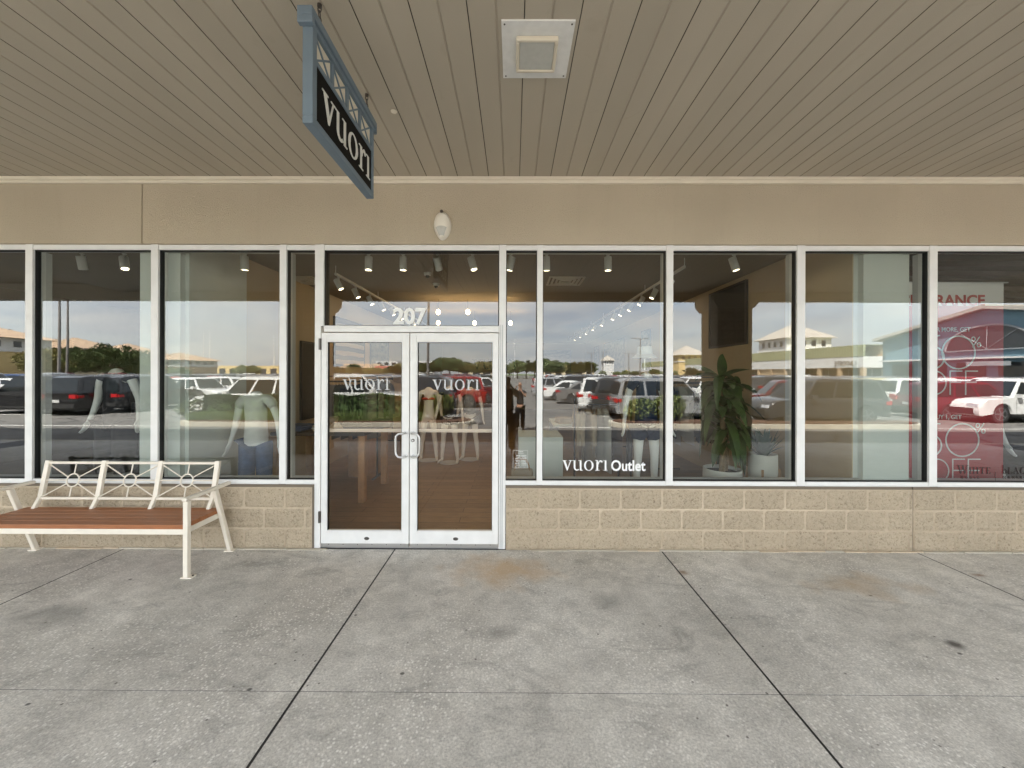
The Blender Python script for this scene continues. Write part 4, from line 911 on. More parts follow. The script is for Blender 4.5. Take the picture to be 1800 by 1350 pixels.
# wall pictures and screen
def picture(y0, y1, z0, z1, left, lab, m='shop_dark', art=None):
    X = XL + .003 if left else XR - .003; s = 1 if left else -1; t = thing('wall_picture', lab, 'picture', (X, (y0 + y1) / 2, z0))
    w = (y1 - y0) / 2; h = z1 - z0; fr = lambda a, b, c, d: k.box(min(0, s * .04), max(0, s * .04), a, b, c, d, 'black_metal')
    k = MB(); fr(-w, w, 0, .03); fr(-w, w, h - .03, h); fr(-w, -w + .03, .0301, h - .0301); fr(w - .03, w, .0301, h - .0301); k.obj('picture_frame', t)
    k = MB(); k.box(min(0, s * .025), max(0, s * .025), -w + .03, w - .03, .0301, h - .0301, m); k.obj('print', t)
k = NT('print_stripes', .6); wv = k.n.new('ShaderNodeTexWave'); wv.bands_direction = 'Z'; wv.inputs['Scale'].default_value = 1.7; wv.inputs['Distortion'].default_value = 1.2; k.l.new(k.t, wv.inputs[0])
k.done(k.ramp(wv.outputs[1], (.45, (.14, .12, .11)), (.6, (.60, .52, .43))))
k = NT('print_sea', .6); k.done(k.ramp(k.noise(3, 4, k.mapping((1, 1, 3))), (.35, (.10, .14, .19)), (.65, (.36, .38, .38))))
picture(2.55, 3.0, 1.0, 2.35, True, 'tall narrow dark mirror on the left wall near the window', 'shop_dark')
picture(3.75, 5.3, 1.95, 2.95, True, 'wide striped photograph high on the left wall', 'print_stripes')
picture(5.7, 7.1, 1.95, 2.75, True, 'grey sea photograph further back on the left wall', 'print_sea')
picture(2.02, 3.15, 2.27, 3.27, False, 'large black screen on the right wall above the tall plant', 'screen_black')
for i, (a, b, l_) in enumerate(((6.2, 6.9, 'narrow pale print on the right wall nearest the black screen'), (8.6, 11.4, 'wide grey blue print on the right wall'), (12.3, 13.2, 'narrow grey print on the right wall near the back'))): picture(a, b, 1.9, 3.0, False, l_, 'print_sea')
k = MB(); k.box(1.1, 2.9, DEEP - .03, DEEP - .002, 1.9, 3.0, 'print_sea'); tag(k.obj('wall_picture'), 'large grey print on the back wall of the shop', 'picture')
k = MB(); k.box(-1.9, -.1, DEEP - .9, DEEP - .4, .016, 1.0, 'tan_wood'); tag(k.obj('sales_counter', bevel=.01), 'wooden sales counter at the back of the shop', 'counter')

# red sale poster
pd = 4.42; PYY = PY(pd); xa, xb = PX(1573, pd), PX(1759, pd); zt = PZ(495, pd)
t = thing('sale_poster', 'tall red sale poster with thin white figures hanging in the right neighbour window', 'poster', (0, PYY, 0))
k = MB(); k.box(xa, xb, 0, .004, .3, PZ(536, pd), 'poster_red'); k.obj('red_panel', t)
k = MB(); k.box(xa, xb, 0, .004, PZ(536, pd) + .001, zt, 'poster_white'); k.tube([(xa - .03, .002, zt), (xb + .05, .002, zt)], .008, 'alu'); k.obj('white_header', t)
k = MB(); w_ = sans(k, 'CLEARANCE', PX(1577, pd), PZ(535, pd), .118, 'letter_red', -.001, .002, .028, 1.03); k.obj('heading', t)
k = MB(); u = 1 / (FPX / pd)
sans(k, 'BUY 2 OR MORE, GET', PX(1604, pd), PZ(581, pd), .050, 'poster_white', -.001, .002, .006, .92)
thin(k, '6', PX(1615, pd), PZ(646, pd), 57 * u, 'poster_white', .015, -.001); thin(k, '0', PX(1652, pd), PZ(646, pd), 57 * u, 'poster_white', .015, -.001); thin(k, '%', PX(1703, pd), PZ(608, pd), 18 * u, 'poster_white', .009, -.001)
thin(k, 'OFF', PX(1618, pd), PZ(691, pd), 41 * u, 'poster_white', .013, -.001)
sans(k, 'BUY 1, GET', PX(1636, pd), PZ(734, pd), .050, 'poster_white', -.001, .002, .006, .92)
thin(k, '5', PX(1613, pd), PZ(799, pd), 57 * u, 'poster_white', .015, -.001); thin(k, '0', PX(1659, pd), PZ(799, pd), 57 * u, 'poster_white', .015, -.001); thin(k, '%', PX(1711, pd), PZ(759, pd), 18 * u, 'poster_white', .009, -.001)
thin(k, 'OFF', PX(1623, pd), PZ(845, pd), 41 * u, 'poster_white', .013, -.001); k.obj('lettering', t)

# track lights
def head_meshes():
    k = MB(); k.tube([(0, 0, 0), (0, 0, -.045)], .012, 'fixture_white', 8); k.box(-.02, .02, -.012, .012, -.012, 0, 'fixture_white'); a = k.mesh('bracket', True)
    k = MB(); k.lathe([(.001, .085), (.04, .083), (.043, .078), (.043, -.075), (.036, -.078), (.036, -.06)], 'fixture_white', 20); b = k.mesh('lamp_head', True)
    k = MB(); k.lathe([(.001, -.0605), (.0355, -.0605)], 'lamp_on', 18); c = k.mesh('bulb', False); return a, b, c
HA, HB, HC = head_meshes()
def spot(x, y, z, tilt, az, lab, grp, power=0, size=R(70)):
    t = thing('track_light', lab, 'spotlight', (x, y, z), 0, grp)
    a = put(HA, 'bracket', t); b = put(HB, 'lamp_head', t, (0, 0, -.115)); b.rotation_euler = (R(tilt), 0, R(az)); c = put(HC, 'bulb', b)
    if power:
        L = bpy.data.lights.new('lamp', 'SPOT'); L.energy = power; L.spot_size = size; L.spot_blend = .7; L.color = (1, .80, .56); L.shadow_soft_size = .04
        lo = bpy.data.objects.new('lamp', L); COL.objects.link(lo); lo.parent = b; lo.location = (0, 0, -.1)
    return t
SP = 2.6
front = [(140, 18, 20), (215, -20, 60), (428, 4, 0), (509, 14, 30), (647, -4, 0), (708, 0, 0), (769, 42, -8), (830, -18, 60), (897, 12, 70), (960, 6, -20), (1068, 0, 0), (1289, -16, 60), (1390, -12, 60), (66, 12, 30)]
names = ['leftmost front spotlight above the black dressed mannequin', 'second front spotlight in the left neighbour shop', 'front spotlight above the mannequin in jeans', 'front spotlight in the narrow window left of the doors', 'first front spotlight from the left above the doors', 'second front spotlight from the left above the doors', 'third front spotlight from the left above the doors', 'fourth front spotlight from the left above the doors', 'front spotlight in the narrow window right of the doors', 'front spotlight at left of the outlet lettering window', 'front spotlight in the middle of the outlet lettering window', 'front spotlight left of the pair above the plant window', 'front spotlight at the right end above the plant window', 'front spotlight at the far left by the frame edge']
for (p, ti, az), nm in zip(front, names): spot(PX(p, 4.55), PY(4.55), 3.215, ti, az, 'white ' + nm, 'spotlights on the front track', SP * 1.6 if p == 769 else SP if p in (708, 960, 1289) else 0)
def track(p0, p1, lab):
    t = thing('light_track', lab, 'light track', p0); p0, p1 = Vector(p0), Vector(p1); k = MB(); sq_tube(k, (0, 0, 0), p1 - p0, .035, .03, 'fixture_white', (0, 0, 1)); k.obj('rail', t)
    k = MB(); n = max(1, int((p1 - p0).length / 1.5))
    for i in range(n + 1): q = (p1 - p0) * (i / n); k.tube([q + Vector((0, 0, .016)), q + Vector((0, 0, CH - p0.z - .001))], .006, 'fixture_white', 6)
    k.obj('hanger', t)
track((-3.35, PY(4.55), 3.232), (3.25, PY(4.55), 3.232), 'white front light track along the shop windows')
track((-2.57, 1.6, 3.232), (-2.57, 12, 3.232), 'white light track running back along the left side of the shop')
track((2.27, 1.2, 3.232), (2.27, 12, 3.232), 'white light track running back along the right side of the shop')
for s, X in ((-1, -2.57), (1, 2.27)):
    for i in range(11 if s > 0 else 7):
        y = 1.7 + i * .62 + (i > 5) * (i - 5) * .45
        nm = ['nearest the window', 'second back', 'third back', 'fourth back', 'fifth back', 'sixth back', 'seventh back', 'eighth back', 'ninth back', 'tenth back', 'farthest back'][i]
        spot(X, y, 3.215, 28, 90 * s + 180 * (s < 0) * 0, 'white spotlight on the %s side track, %s' % ('left' if s < 0 else 'right', nm), 'spotlights on the side tracks', SP if i in (1, 3, 6, 9) else 0)
for i, (p, q, d) in enumerate(((770, 568, 9.5), (822, 549, 8.0), (834, 568, 9.5), (897, 568, 9.5), (770, 549, 8.0), (885, 545, 8.0))):
    t = thing('pendant_lamp', 'glowing warm pendant bulb, %s, above the doors' % ['back row left', 'front row middle', 'back row middle', 'back row right', 'front row left', 'front row right'][i], 'pendant lamp', (PX(p, d), PY(d), PZ(q, d)), 0, 'glowing pendant bulbs above the doors')
    k = MB(); k.lathe([(.001, .06), (.03, .045), (.045, 0), (.03, -.04), (.001, -.05)], 'bulb_on', 14); k.obj('bulb', t, smooth=True)
    k = MB(); k.tube([(0, 0, .06), (0, 0, CH - PZ(q, d) - .002)], .004, 'black_metal', 6); k.obj('cord', t)
    L = bpy.data.lights.new('lamp', 'POINT'); L.energy = 1.0; L.color = (1, .72, .42); L.shadow_soft_size = .06
    lo = bpy.data.objects.new('lamp', L); COL.objects.link(lo); lo.parent = t; lo.location = (0, 0, -.1)
for x, y, nm in ((PX(993, 6.4), PY(6.4), 'behind the outlet lettering window'), (PX(532, 6.4), PY(6.4), 'behind the narrow window left of the doors')):
    t = thing('ceiling_vent', 'square ceiling air vent ' + nm, 'vent', (x, y, CH)); k = MB()
    for i in range(4):
        a = .29 - i * .065
        for (x0, x1, y0, y1) in ((-a, a, -a, -a + .03), (-a, a, a - .03, a), (-a, -a + .03, -a + .03, a - .03), (a - .03, a, -a + .03, a - .03)): k.box(x0, x1, y0, y1, -.014 - i * .004, -.002, 'fixture_cream')
    k.obj('louvre', t)
for x, y, nm in ((PX(751, 5.9), PY(5.9), 'nearer'), (PX(766, 6.6), PY(6.6), 'farther')):
    t = thing('dome_camera', nm + ' small white dome camera on the shop ceiling above the doors', 'camera', (x, y, CH)); k = MB(); k.lathe([(.001, -.05), (.05, -.045), (.06, -.002)], 'fixture_white', 18); k.obj('housing', t, smooth=True)
    k = MB(); k.lathe([(.001, -.085), (.02, -.08), (.032, -.0505), (.03, -.048)], 'black_metal', 16); k.obj('lens', t, smooth=True)

# ================================================================ CAR PARK BEHIND THE CAMERA (seen in the glass)
GZ = -.146
def car_parts(kind, color):
    p = 'paint_' + color.replace(' ', '_')
    spec = {'SUV': (4.85, 1.78, .96, 1.02, [(.02, .98), (.28, 1.0)], .30), 'sedan': (4.7, 1.45, .91, .88, None, .27), 'crossover': (4.5, 1.66, .92, .96, None, .28), 'pickup': (5.7, 1.9, 1.0, 1.08, None, .32), 'van': (5.1, 1.76, .98, .98, None, .28)}[kind]
    L, H, W2, belt, _, gc = spec; R_ = .37 if kind in ('SUV', 'pickup') else .33
    xr, xf = .98 if kind != 'pickup' else 1.25, L - .92
    hood = belt - .02; cowl = L - (1.45 if kind != 'van' else 1.0)
    def arch(cx): return [(cx + (R_ + .06) * cos(R(t)), max(gc, R_ + (R_ + .06) * sin(R(t)))) for t in range(0, 181, 20)]
    low = [(.06, gc), (.0, gc + .12), (.0, .72), (.05, belt - .02), (.12, belt)]
    if kind == 'sedan': low = [(.06, gc), (0, gc + .12), (.02, .85), (.10, .98), (.75, 1.0)]
    top_ = [(cowl, belt + (.04 if kind != 'sedan' else .05)), (L - .75, hood + .0), (L - .22, hood - .07), (L - .06, hood - .20), (L, .60), (L + .01, .42), (L - .05, gc)]
    prof = low + top_ + arch(xf)[0:] + arch(xr)
    k = MB(); n = len(prof)
    def shr(f):   # inset towards the middle for the outer slices
        cx, cz = L / 2, .68; out = []
        for x, z in prof:
            nx = x + (cx - x) * f * (1 if z > gc + .02 else .5) * .5; nz = z - (.05 * f * 3 if z > belt - .1 else 0); out.append((nx, nz))
        return out
    sl = [(-W2, shr(.10)), (-W2 + .05, shr(.03)), (-W2 + .16, prof), (W2 - .16, prof), (W2 - .05, shr(.03)), (W2, shr(.10))]
    vs = [(x, y, z) for y, pr in sl for x, z in pr]
    fs = [tuple(range(n)), tuple(reversed(range(5 * n, 6 * n)))] + [(s * n + i, s * n + (i + 1) % n, (s + 1) * n + (i + 1) % n, (s + 1) * n + i) for s in range(5) for i in range(n)]
    k.add(vs, fs, p)
    # greenhouse
    g = {'SUV': [(.10, belt - .03), (.30, H - .10), (.55, H - .02), (L - 2.25, H), (L - 2.05, H - .05), (cowl + .02, belt + .02)],
         'sedan': [(.62, belt + .08), (1.35, H - .04), (1.7, H), (L - 2.35, H), (L - 2.1, H - .05), (cowl, belt + .02)],
         'crossover': [(.12, belt - .03), (.55, H - .14), (.85, H - .04), (L - 2.2, H), (L - 2.0, H - .06), (cowl + .02, belt + .02)],
         'pickup': [(2.05, belt - .02), (2.2, H - .08), (2.35, H - .01), (L - 2.35, H), (L - 2.2, H - .04), (cowl, belt + .02)],
         'van': [(.08, belt - .03), (.25, H - .08), (.5, H - .01), (L - 2.1, H), (L - 1.85, H - .06), (cowl + .02, belt + .02)]}[kind]
    zt = max(z for _, z in g); m_ = len(g)
    yy = lambda z: (W2 - .05) - .20 * max(0, (z - belt)) / (zt - belt)
    vs = [(x, s * yy(z), z) for s in (-1, 1) for x, z in g] + [(x, s * (yy(z) - .10), z + .02 * (z > belt + .2)) for s in (-1, 1) for x, z in g]
    k.add(vs, [tuple(range(m_)), tuple(reversed(range(m_, 2 * m_)))] + [(2 * m_ + i, 2 * m_ + (i + 1) % m_, 3 * m_ + (i + 1) % m_, 3 * m_ + i) for i in range(m_)]
          + [(i, (i + 1) % m_, 2 * m_ + (i + 1) % m_, 2 * m_ + i) for i in range(m_)] + [(m_ + i, m_ + (i + 1) % m_, 3 * m_ + (i + 1) % m_, 3 * m_ + i) for i in range(m_)], p)
    body = k
    # glass
    k = MB(); a, b2 = g[0], g[1]; xb0, xt0, xt1, xb1 = g[0][0], g[1][0], g[-2][0], g[-1][0]; zb, zs = belt + .05, H - .12
    edge = lambda q0, q1, z: q0[0] + (q1[0] - q0[0]) * (z - q0[1]) / (q1[1] - q0[1])
    lo0, hi0 = edge(g[0], g[1], zb) if kind != 'sedan' else edge(g[0], g[1], max(zb, g[0][1] + .02)), edge(g[0], g[1] if kind != 'crossover' else g[1], zs)
    lo1, hi1 = edge(g[-1], g[-2], zb), edge(g[-1], g[-2], zs)
    hi0 = max(hi0, g[1][0] - .02)
    f = [(lo0 + .14, zb), (lo1 - .12, zb), (hi1 - .06, zs), (hi0 + .14, zs)]
    cuts = {'SUV': 3, 'van': 3, 'crossover': 3, 'sedan': 2, 'pickup': 2}[kind]
    for s in (-1, 1):
        for c in range(cuts):
            u0, u1 = c / cuts + (.018 if c else 0), (c + 1) / cuts - (.018 if c < cuts - 1 else 0)
            lx = lambda u, hi: (f[3][0] + (f[2][0] - f[3][0]) * u) if hi else (f[0][0] + (f[1][0] - f[0][0]) * u)
            q = [(lx(u0, 0), zb), (lx(u1, 0), zb), (lx(u1, 1), zs), (lx(u0, 1), zs)]
            k.add([(x, s * (yy(z) + .006), z) for x, z in q], [(0, 1, 2, 3)], 'car_glass')
    def across(q0, q1, t0, t1, off):
        vs = []
        for t in (t0, t1):
            x, z = q0[0] + (q1[0] - q0[0]) * t, q0[1] + (q1[1] - q0[1]) * t
            for s in (-1, 1): vs.append((x + off, s * (yy(z) - .07), z + .008))
        k.add(vs, [(0, 1, 3, 2)], 'car_glass')
    across(g[0], g[1], .12 if kind != 'sedan' else .02, .92, -.012); across(g[-1], g[-2], .06, .94, .014)
    glass = k
    # wheels
    wheels = []
    for cx in (xr, xf):
        for s in (-1, 1):
            w = MB(); y0 = s * (W2 - .23); w.cyl((cx, min(y0, y0 + s * .22), R_ ), R_, .22, 'tyre', 26, 'Y')
            r = MB(); yf = s * (W2 - .008)
            r.lathe([(.001, .0), (.06, 0), (.065, -.01)], 'rim', 10, Matrix.Translation((cx, yf, R_)) @ Matrix.Rotation(R(-90 * s), 4, 'X'))
            r.lathe([(R_ * .64, -.002), (R_ * .70, .0), (R_ * .70, -.02)], 'rim', 22, Matrix.Translation((cx, yf, R_)) @ Matrix.Rotation(R(-90 * s), 4, 'X'))
            for q in range(5):
                a = 2 * pi * q / 5; dx, dz = cos(a), sin(a); nx, nz = -dz * .028, dx * .028
                r.add([(cx + dx * .05 + nx, yf, R_ + dz * .05 + nz), (cx + dx * .05 - nx, yf, R_ + dz * .05 - nz), (cx + dx * R_ * .66 - nx, yf, R_ + dz * R_ * .66 - nz), (cx + dx * R_ * .66 + nx, yf, R_ + dz * R_ * .66 + nz)], [(0, 1, 2, 3)], 'rim')
            wheels.append((w, r))
    # trim, lights, plate
    tr = MB(); tr.box(-.035, .06, -W2 + .12, W2 - .12, gc + .05, gc + .22, 'car_trim'); tr.box(L - .05, L + .03, -W2 + .2, W2 - .2, gc + .04, gc + .30, 'car_trim'); tr.box(R_ * 2 + xr - .2, xf - R_ - .1, -W2 - .012, W2 + .012, gc - .02, gc + .07, 'car_trim')
    tr.box(.5, L - .6, -W2 + .15, W2 - .15, .2, gc + .02, 'car_trim')
    if kind == 'pickup': tr.box(.12, 1.95, -W2 + .14, W2 - .14, belt - .02, belt + .012, 'car_trim')
    if kind in ('SUV', 'van'):
        for s in (-1, 1): tr.tube([(.7, s * (W2 - .30), H - .01), (.8, s * (W2 - .30), H + .045), (L - 2.6, s * (W2 - .30), H + .045), (L - 2.45, s * (W2 - .30), H)], .016, 'rim', 6)
    lights = []
    tlz = .78 if kind != 'sedan' else .76
    for s in (-1, 1):
        t_ = MB(); a0, a1 = (s * (W2 - .06), s * (W2 - .36)); t_.box(-.022, .14, min(a0, a1), max(a0, a1), tlz, tlz + (.17 if kind in ('SUV', 'crossover') else .12), 'tail_red'); t_.box(.03, .26, min(s * (W2 - .08), s * (W2 + .006)), max(s * (W2 - .08), s * (W2 + .006)), tlz + .01, tlz + .14, 'tail_red'); lights.append(('tail_light', t_))
        h_ = MB(); a0, a1 = (s * (W2 - .08), s * (W2 - .44)); h_.box(L - .22, L - .01, min(a0, a1), max(a0, a1), .66, .78, 'head_clear'); lights.append(('headlight', h_))
        mr = MB(); a0, a1 = s * (W2 - .04), s * (W2 + .17); mr.box(cowl - .30, cowl - .12, min(a0, a1), max(a0, a1), belt + .02, belt + .16, p); lights.append(('mirror', mr))
    pl = MB(); pl.box(-.04, -.036, -.16, .16, .60, .72, 'plate'); lights.append(('number_plate', pl))
    dh = MB()
    for s in (-1, 1):
        for x in (L * .36, L * .56): dh.box(x, x + .2, min(s * (W2 - .02), s * (W2 + .014)), max(s * (W2 - .02), s * (W2 + .014)), belt - .14, belt - .11, 'car_trim')
    lights.append(('door_handles', dh))
    ds = MB()
    for s in (-1, 1):
        for x in (L * .32, L * .50, cowl - .12): ds.box(x, x + .014, min(s * (W2 - .02), s * (W2 + .003)), max(s * (W2 - .02), s * (W2 + .003)), gc + .1, belt - .06, 'car_trim')
    lights.append(('door_seams', ds))
    return L, body, glass, wheels, tr, lights
PROTO, SIMPLE = {}, {}
def merge(mbs):
    k = MB()
    for b in mbs:
        o = len(k.v); k.v += b.v; mp_ = [k.mid(m) for m in b.m]
        k.f += [tuple(q + o for q in f) for f in b.f]; k.mi += [mp_[i] for i in b.mi]
    return k
def car(kind, color, x, y, rz, lab, grp, detail=True):
    # rz: heading in degrees, 0 = nose towards +X; (x, y) is the middle of the car
    key = (kind, color)
    if detail:
        if key not in PROTO:
            L, bd, gl, wh, tr, li = car_parts(kind, color)
            M_ = Matrix.Translation((-L / 2, 0, 0)); 
            PROTO[key] = (L, bd.mesh('body', True), gl.mesh('glass'), [(a.mesh('tyre', True), b.mesh('rim')) for a, b in wh], tr.mesh('trim'), [(n, q.mesh(n)) for n, q in li])
        L, bd, gl, wh, tr, li = PROTO[key]
        t = thing('parked_car', lab, 'car' if kind != 'pickup' else 'pickup truck', (x, y, GZ), R(rz), grp); off = (-L / 2, 0, 0)
        for n, me in [('body', bd), ('glass', gl), ('trim', tr)] + li: put(me, n, t, off)
        for a, b in wh: q = put(a, 'wheel', t, off); put(b, 'rim', q)
        return t
    if key not in SIMPLE:
        L, bd, gl, wh, tr, li = car_parts(kind, color); q = merge([bd, gl, tr] + [a for a, _ in wh] + [b for _, b in wh] + [m for _, m in li])
        q.v = [(a - L / 2, b, c) for a, b, c in q.v]; SIMPLE[key] = q.mesh('parked_car', True)
    o = bpy.data.objects.new('parked_car', SIMPLE[key]); COL.objects.link(o); o.location = (x, y, GZ); o.rotation_euler = (0, 0, R(rz))
    return tag(o, lab, 'car' if kind != 'pickup' else 'pickup truck', grp)
def RX(px, Y): return (px - 903) * (-CAMY - Y) / FPX       # reflected photo column -> X for a thing standing at Y (negative)
G = 'cars parked near the shops'
near = [  # kind, colour, reflected px of the middle, Y, heading, label
 ('SUV', 'black', 62, -14.6, 180, 'black SUV side on at the far left of the lot'),
 ('SUV', 'black', 196, -15.5, -87, 'black SUV with red tail lights facing away beside another black SUV'),
 ('SUV', 'black', 258, -16.5, -87, 'black SUV facing away left of the red crossover'),
 ('crossover', 'red', 292, -22.5, 60, 'red crossover behind the white crossover on the left'),
 ('crossover', 'white', 350, -20.0, 12, 'white crossover side on left of the hedge island'),
 ('SUV', 'white', 452, -13.2, 180, 'white SUV side on behind the left end of the long hedge'),
 ('pickup', 'white', 622, -13.4, 0, 'white pickup truck side on behind the long hedge'),
 ('SUV', 'black', 716, -15.2, 185, 'black SUV behind the right end of the long hedge'),
 ('SUV', 'red', 780, -18.6, 172, 'red SUV with its tail to the middle lane'),
 ('pickup', 'maroon', 812, -22.0, 176, 'maroon pickup truck behind the red SUV'),
 ('crossover', 'white', 826, -27.0, 176, 'white crossover behind the maroon pickup'),
 ('SUV', 'white', 1098, -16.2, 8, 'large white SUV tail first to the middle lane'),
 ('SUV', 'dark grey', 1128, -14.6, 5, 'dark grey SUV between the large white and the silver SUV'),
 ('SUV', 'silver', 1176, -12.6, 4, 'silver SUV behind the round bushes on the right island'),
 ('sedan', 'white', 1010, -25.0, 5, 'white sedan beyond the large white SUV'),
 ('sedan', 'grey', 1040, -21.5, 5, 'grey sedan just beyond the large white SUV'),
 ('crossover', 'silver', 980, -30.0, 5, 'silver crossover two cars beyond the white sedan'),
 ('crossover', 'maroon', 1372, -15.2, 200, 'maroon crossover nose on left of the side on dark grey SUV'),
 ('SUV', 'dark grey', 1428, -11.6, 178, 'dark grey SUV side on in front of the pale tower shop'),
 ('SUV', 'beige', 1566, -17.5, 20, 'beige SUV with upright windows in front of the blue gabled shop'),
 ('SUV', 'white', 1650, -16.0, 14, 'white SUV before the blue gabled shop next to the beige one'),
 ('crossover', 'maroon', 1700, -13.2, 12, 'maroon crossover in front of the blue gabled shop'),
 ('SUV', 'white', 1770, -12.6, 178, 'white SUV at the far right before the blue gable'),
]
for kd, c_, p, Y, hd, lb in near: car(kd, c_, RX(p, Y), Y, hd, lb, G)
random.seed(12)
kinds = ['SUV', 'SUV', 'crossover', 'sedan', 'crossover', 'SUV', 'pickup', 'sedan', 'van']; cols = ['white', 'white', 'silver', 'black', 'dark grey', 'grey', 'red', 'blue', 'white', 'silver', 'black', 'maroon']
ordn = ['first', 'second', 'third', 'fourth', 'fifth', 'sixth', 'seventh', 'eighth', 'ninth', 'tenth', 'eleventh', 'twelfth', 'thirteenth', 'fourteenth', 'fifteenth', 'sixteenth', 'seventeenth', 'eighteenth', 'nineteenth', 'twentieth']
rows = [(6.6, 0, -28, 'right of the middle lane'), (12.0, 180, -22, 'second right of the middle lane'), (24, 0, -22, 'third right of the middle lane'), (29.4, 180, -20, 'fourth right of the middle lane'), (42, 0, -26, 'in front of the right hand shops'),
        (-5.0, 180, -31, 'left of the middle lane'), (-10.4, 0, -20, 'second left of the middle lane'), (-23, 180, -26, 'third left of the middle lane'), (-28.4, 0, -24, 'fourth left of the middle lane'), (-42, 180, -22, 'in front of the left hand shops'), (-47.4, 0, -30, 'beside the left hand shop fronts')]
for X, hd, y0, rn in rows:
    i = 0; y = y0
    while i < 20:
        if random.random() < .9:
            kd, c_ = random.choice(kinds), random.choice(cols)
            car(kd, c_, X + random.uniform(-.3, .3), y + random.uniform(-.15, .15), hd + random.uniform(-2, 2), '%s %s, %s car back in the row %s' % (c_, kd, ordn[i], rn), 'rows of parked cars across the lot', False)
        y -= 2.85 if i < 12 else 3.6; i += 1

# islands
def island(x0, x1, y0, y1, lab):
    w = (y1 - y0) / 2; yc = (y0 + y1) / 2
    out = [(x1 - w + w * cos(R(a)), yc + w * sin(R(a))) for a in range(-90, 91, 15)] + [(x0 + w + w * cos(R(a)), yc + w * sin(R(a))) for a in range(90, 271, 15)]
    k = MB(); k.prism(out, -.15, .0, 'kerb', 'XY'); inn = [(x + (((x0 + x1) / 2) - x) * .03 if False else x, y) for x, y in out]
    cx, cy = (x0 + x1) / 2, yc
    inn = [(cx + (x - cx) * (1 - .17 / ((x1 - x0) / 2)), cy + (y - cy) * (1 - .17 / w)) for x, y in out]
    k.prism(inn, .0005, .04, 'mulch', 'XY'); tag(k.obj('kerbed_island'), kind='structure')
island(-12.7, -1.5, -11.9, -9.9, ''); island(3.6, 15.2, -11.2, -9.8, '')
def leaves(k, x0, x1, y0, y1, z0, z1, n, s, m, shape='box'):
    for _ in range(n):
        while True:
            u, v, w = random.uniform(-1, 1), random.uniform(-1, 1), random.uniform(-1, 1)
            if shape == 'box' or u * u + v * v + w * w < 1.0 + random.random() * .15: break
        if shape == 'box':
            f = random.randrange(3)
            if f == 0: w = 1 - random.random() ** 2 * .25
            elif f == 1: v = random.choice((-1, 1)) * (1 - random.random() ** 2 * .3)
            elif f == 2: u = random.choice((-1, 1)) * (1 - random.random() ** 2 * .1)
        else:
            r = math.sqrt(u * u + v * v + w * w) + 1e-6; g_ = (.72 + .28 * random.random()) / r * (1 + .12 * sin(9 * u / r) * cos(7 * v / r)); u, v, w = u * g_, v * g_, w * g_
        c_ = Vector(((x0 + x1) / 2 + u * (x1 - x0) / 2, (y0 + y1) / 2 + v * (y1 - y0) / 2, (z0 + z1) / 2 + w * (z1 - z0) / 2 + .05 * sin(c_x(u, x0, x1) * 3)))
        a = Vector((random.gauss(0, 1), random.gauss(0, 1), random.gauss(0, 1))).normalized(); b = a.orthogonal().normalized(); q = s * random.uniform(.6, 1.3)
        k.add([c_ - a * q, c_ + b * q * .6, c_ + a * q, c_ - b * q * .6], [(0, 1, 2, 3)], m)
def c_x(u, x0, x1): return (x0 + x1) / 2 + u * (x1 - x0) / 2
def shrub(name, x0, x1, y0, y1, h, m, shape, n, lab, cat, fill='hedge_leaf', s=.07):
    t = thing(name, lab, cat, ((x0 + x1) / 2, (y0 + y1) / 2, .03)); w, d = (x1 - x0) / 2, (y1 - y0) / 2
    k = MB(); leaves(k, -w, w, -d, d, .04, h, n, s, m, shape)
    if shape == 'box': k.box(-w * .96, w * .96, -d * .86, d * .86, .05, h * .86, fill)
    k.obj('foliage', t); k = MB()
    for i in range(max(1, int(w * 2))): xx = -w + (i + .5) * 2 * w / max(1, int(w * 2)); k.tube([(xx, 0, 0), (xx, 0, h * .5)], .02, 'bark', 6)
    k.obj('stem', t)
shrub('hedge', -12.0, -8.6, -11.6, -10.75, .86, 'hedge_leaf', 'box', 3800, 'left half of the long clipped hedge on the left island', 'hedge')
shrub('hedge', -8.5, -3.6, -11.6, -10.75, .90, 'hedge_leaf', 'box', 5200, 'right half of the long clipped hedge, behind the left door reflection', 'hedge')
shrub('bush', -3.5, -2.3, -11.5, -10.4, 1.0, 'bush_leaf', 'round', 1500, 'loose olive green bush at the rounded end of the left island', 'bush', s=.06)
shrub('bush', 4.2, 5.4, -11.0, -10.1, .85, 'bush_leaf', 'round', 1500, 'left of the yellow green round bushes on the right island', 'bush', s=.06)
shrub('bush', 5.2, 6.5, -11.0, -10.1, 1.0, 'bush_leaf', 'round', 1700, 'taller of the yellow green round bushes on the right island', 'bush', s=.06)
shrub('bush', -13.0, -12.0, -11.5, -10.3, .75, 'bush_leaf', 'round', 900, 'reddish olive bush at the far left end of the long hedge', 'bush', s=.06)
k = MB()
for _ in range(9000):
    x = random.uniform(-12.2, -3.4); y = random.uniform(-10.75, -10.2); h = random.uniform(.15, .38); a = random.uniform(0, 6.28)
    k.add([(x - .012, y, .03), (x + .012, y, .03), (x + .10 * cos(a), y + .10 * sin(a), .03 + h)], [(0, 1, 2)], 'grass_mat')
tag(k.obj('grass'), 'tufts of ornamental grass in front of the long hedge', 'grass', kind='stuff')
k = MB()
for a, b in ((.8, 3.5), (-19, -13.2), (15.4, 30)): k.box(a, b, -10.02, -9.90, -.1495, -.1455, 'road_paint')
for X in (6.6, 12.0, 24, 29.4, 42, -5, -10.4, -23, -28.4, -42):
    for i in range(20): y = -13.6 - i * 2.85; k.box(X - 2.5, X + 2.5, y - .05, y + .05, -.1495, -.1455, 'road_paint')
tag(k.obj('road_markings'), kind='structure')

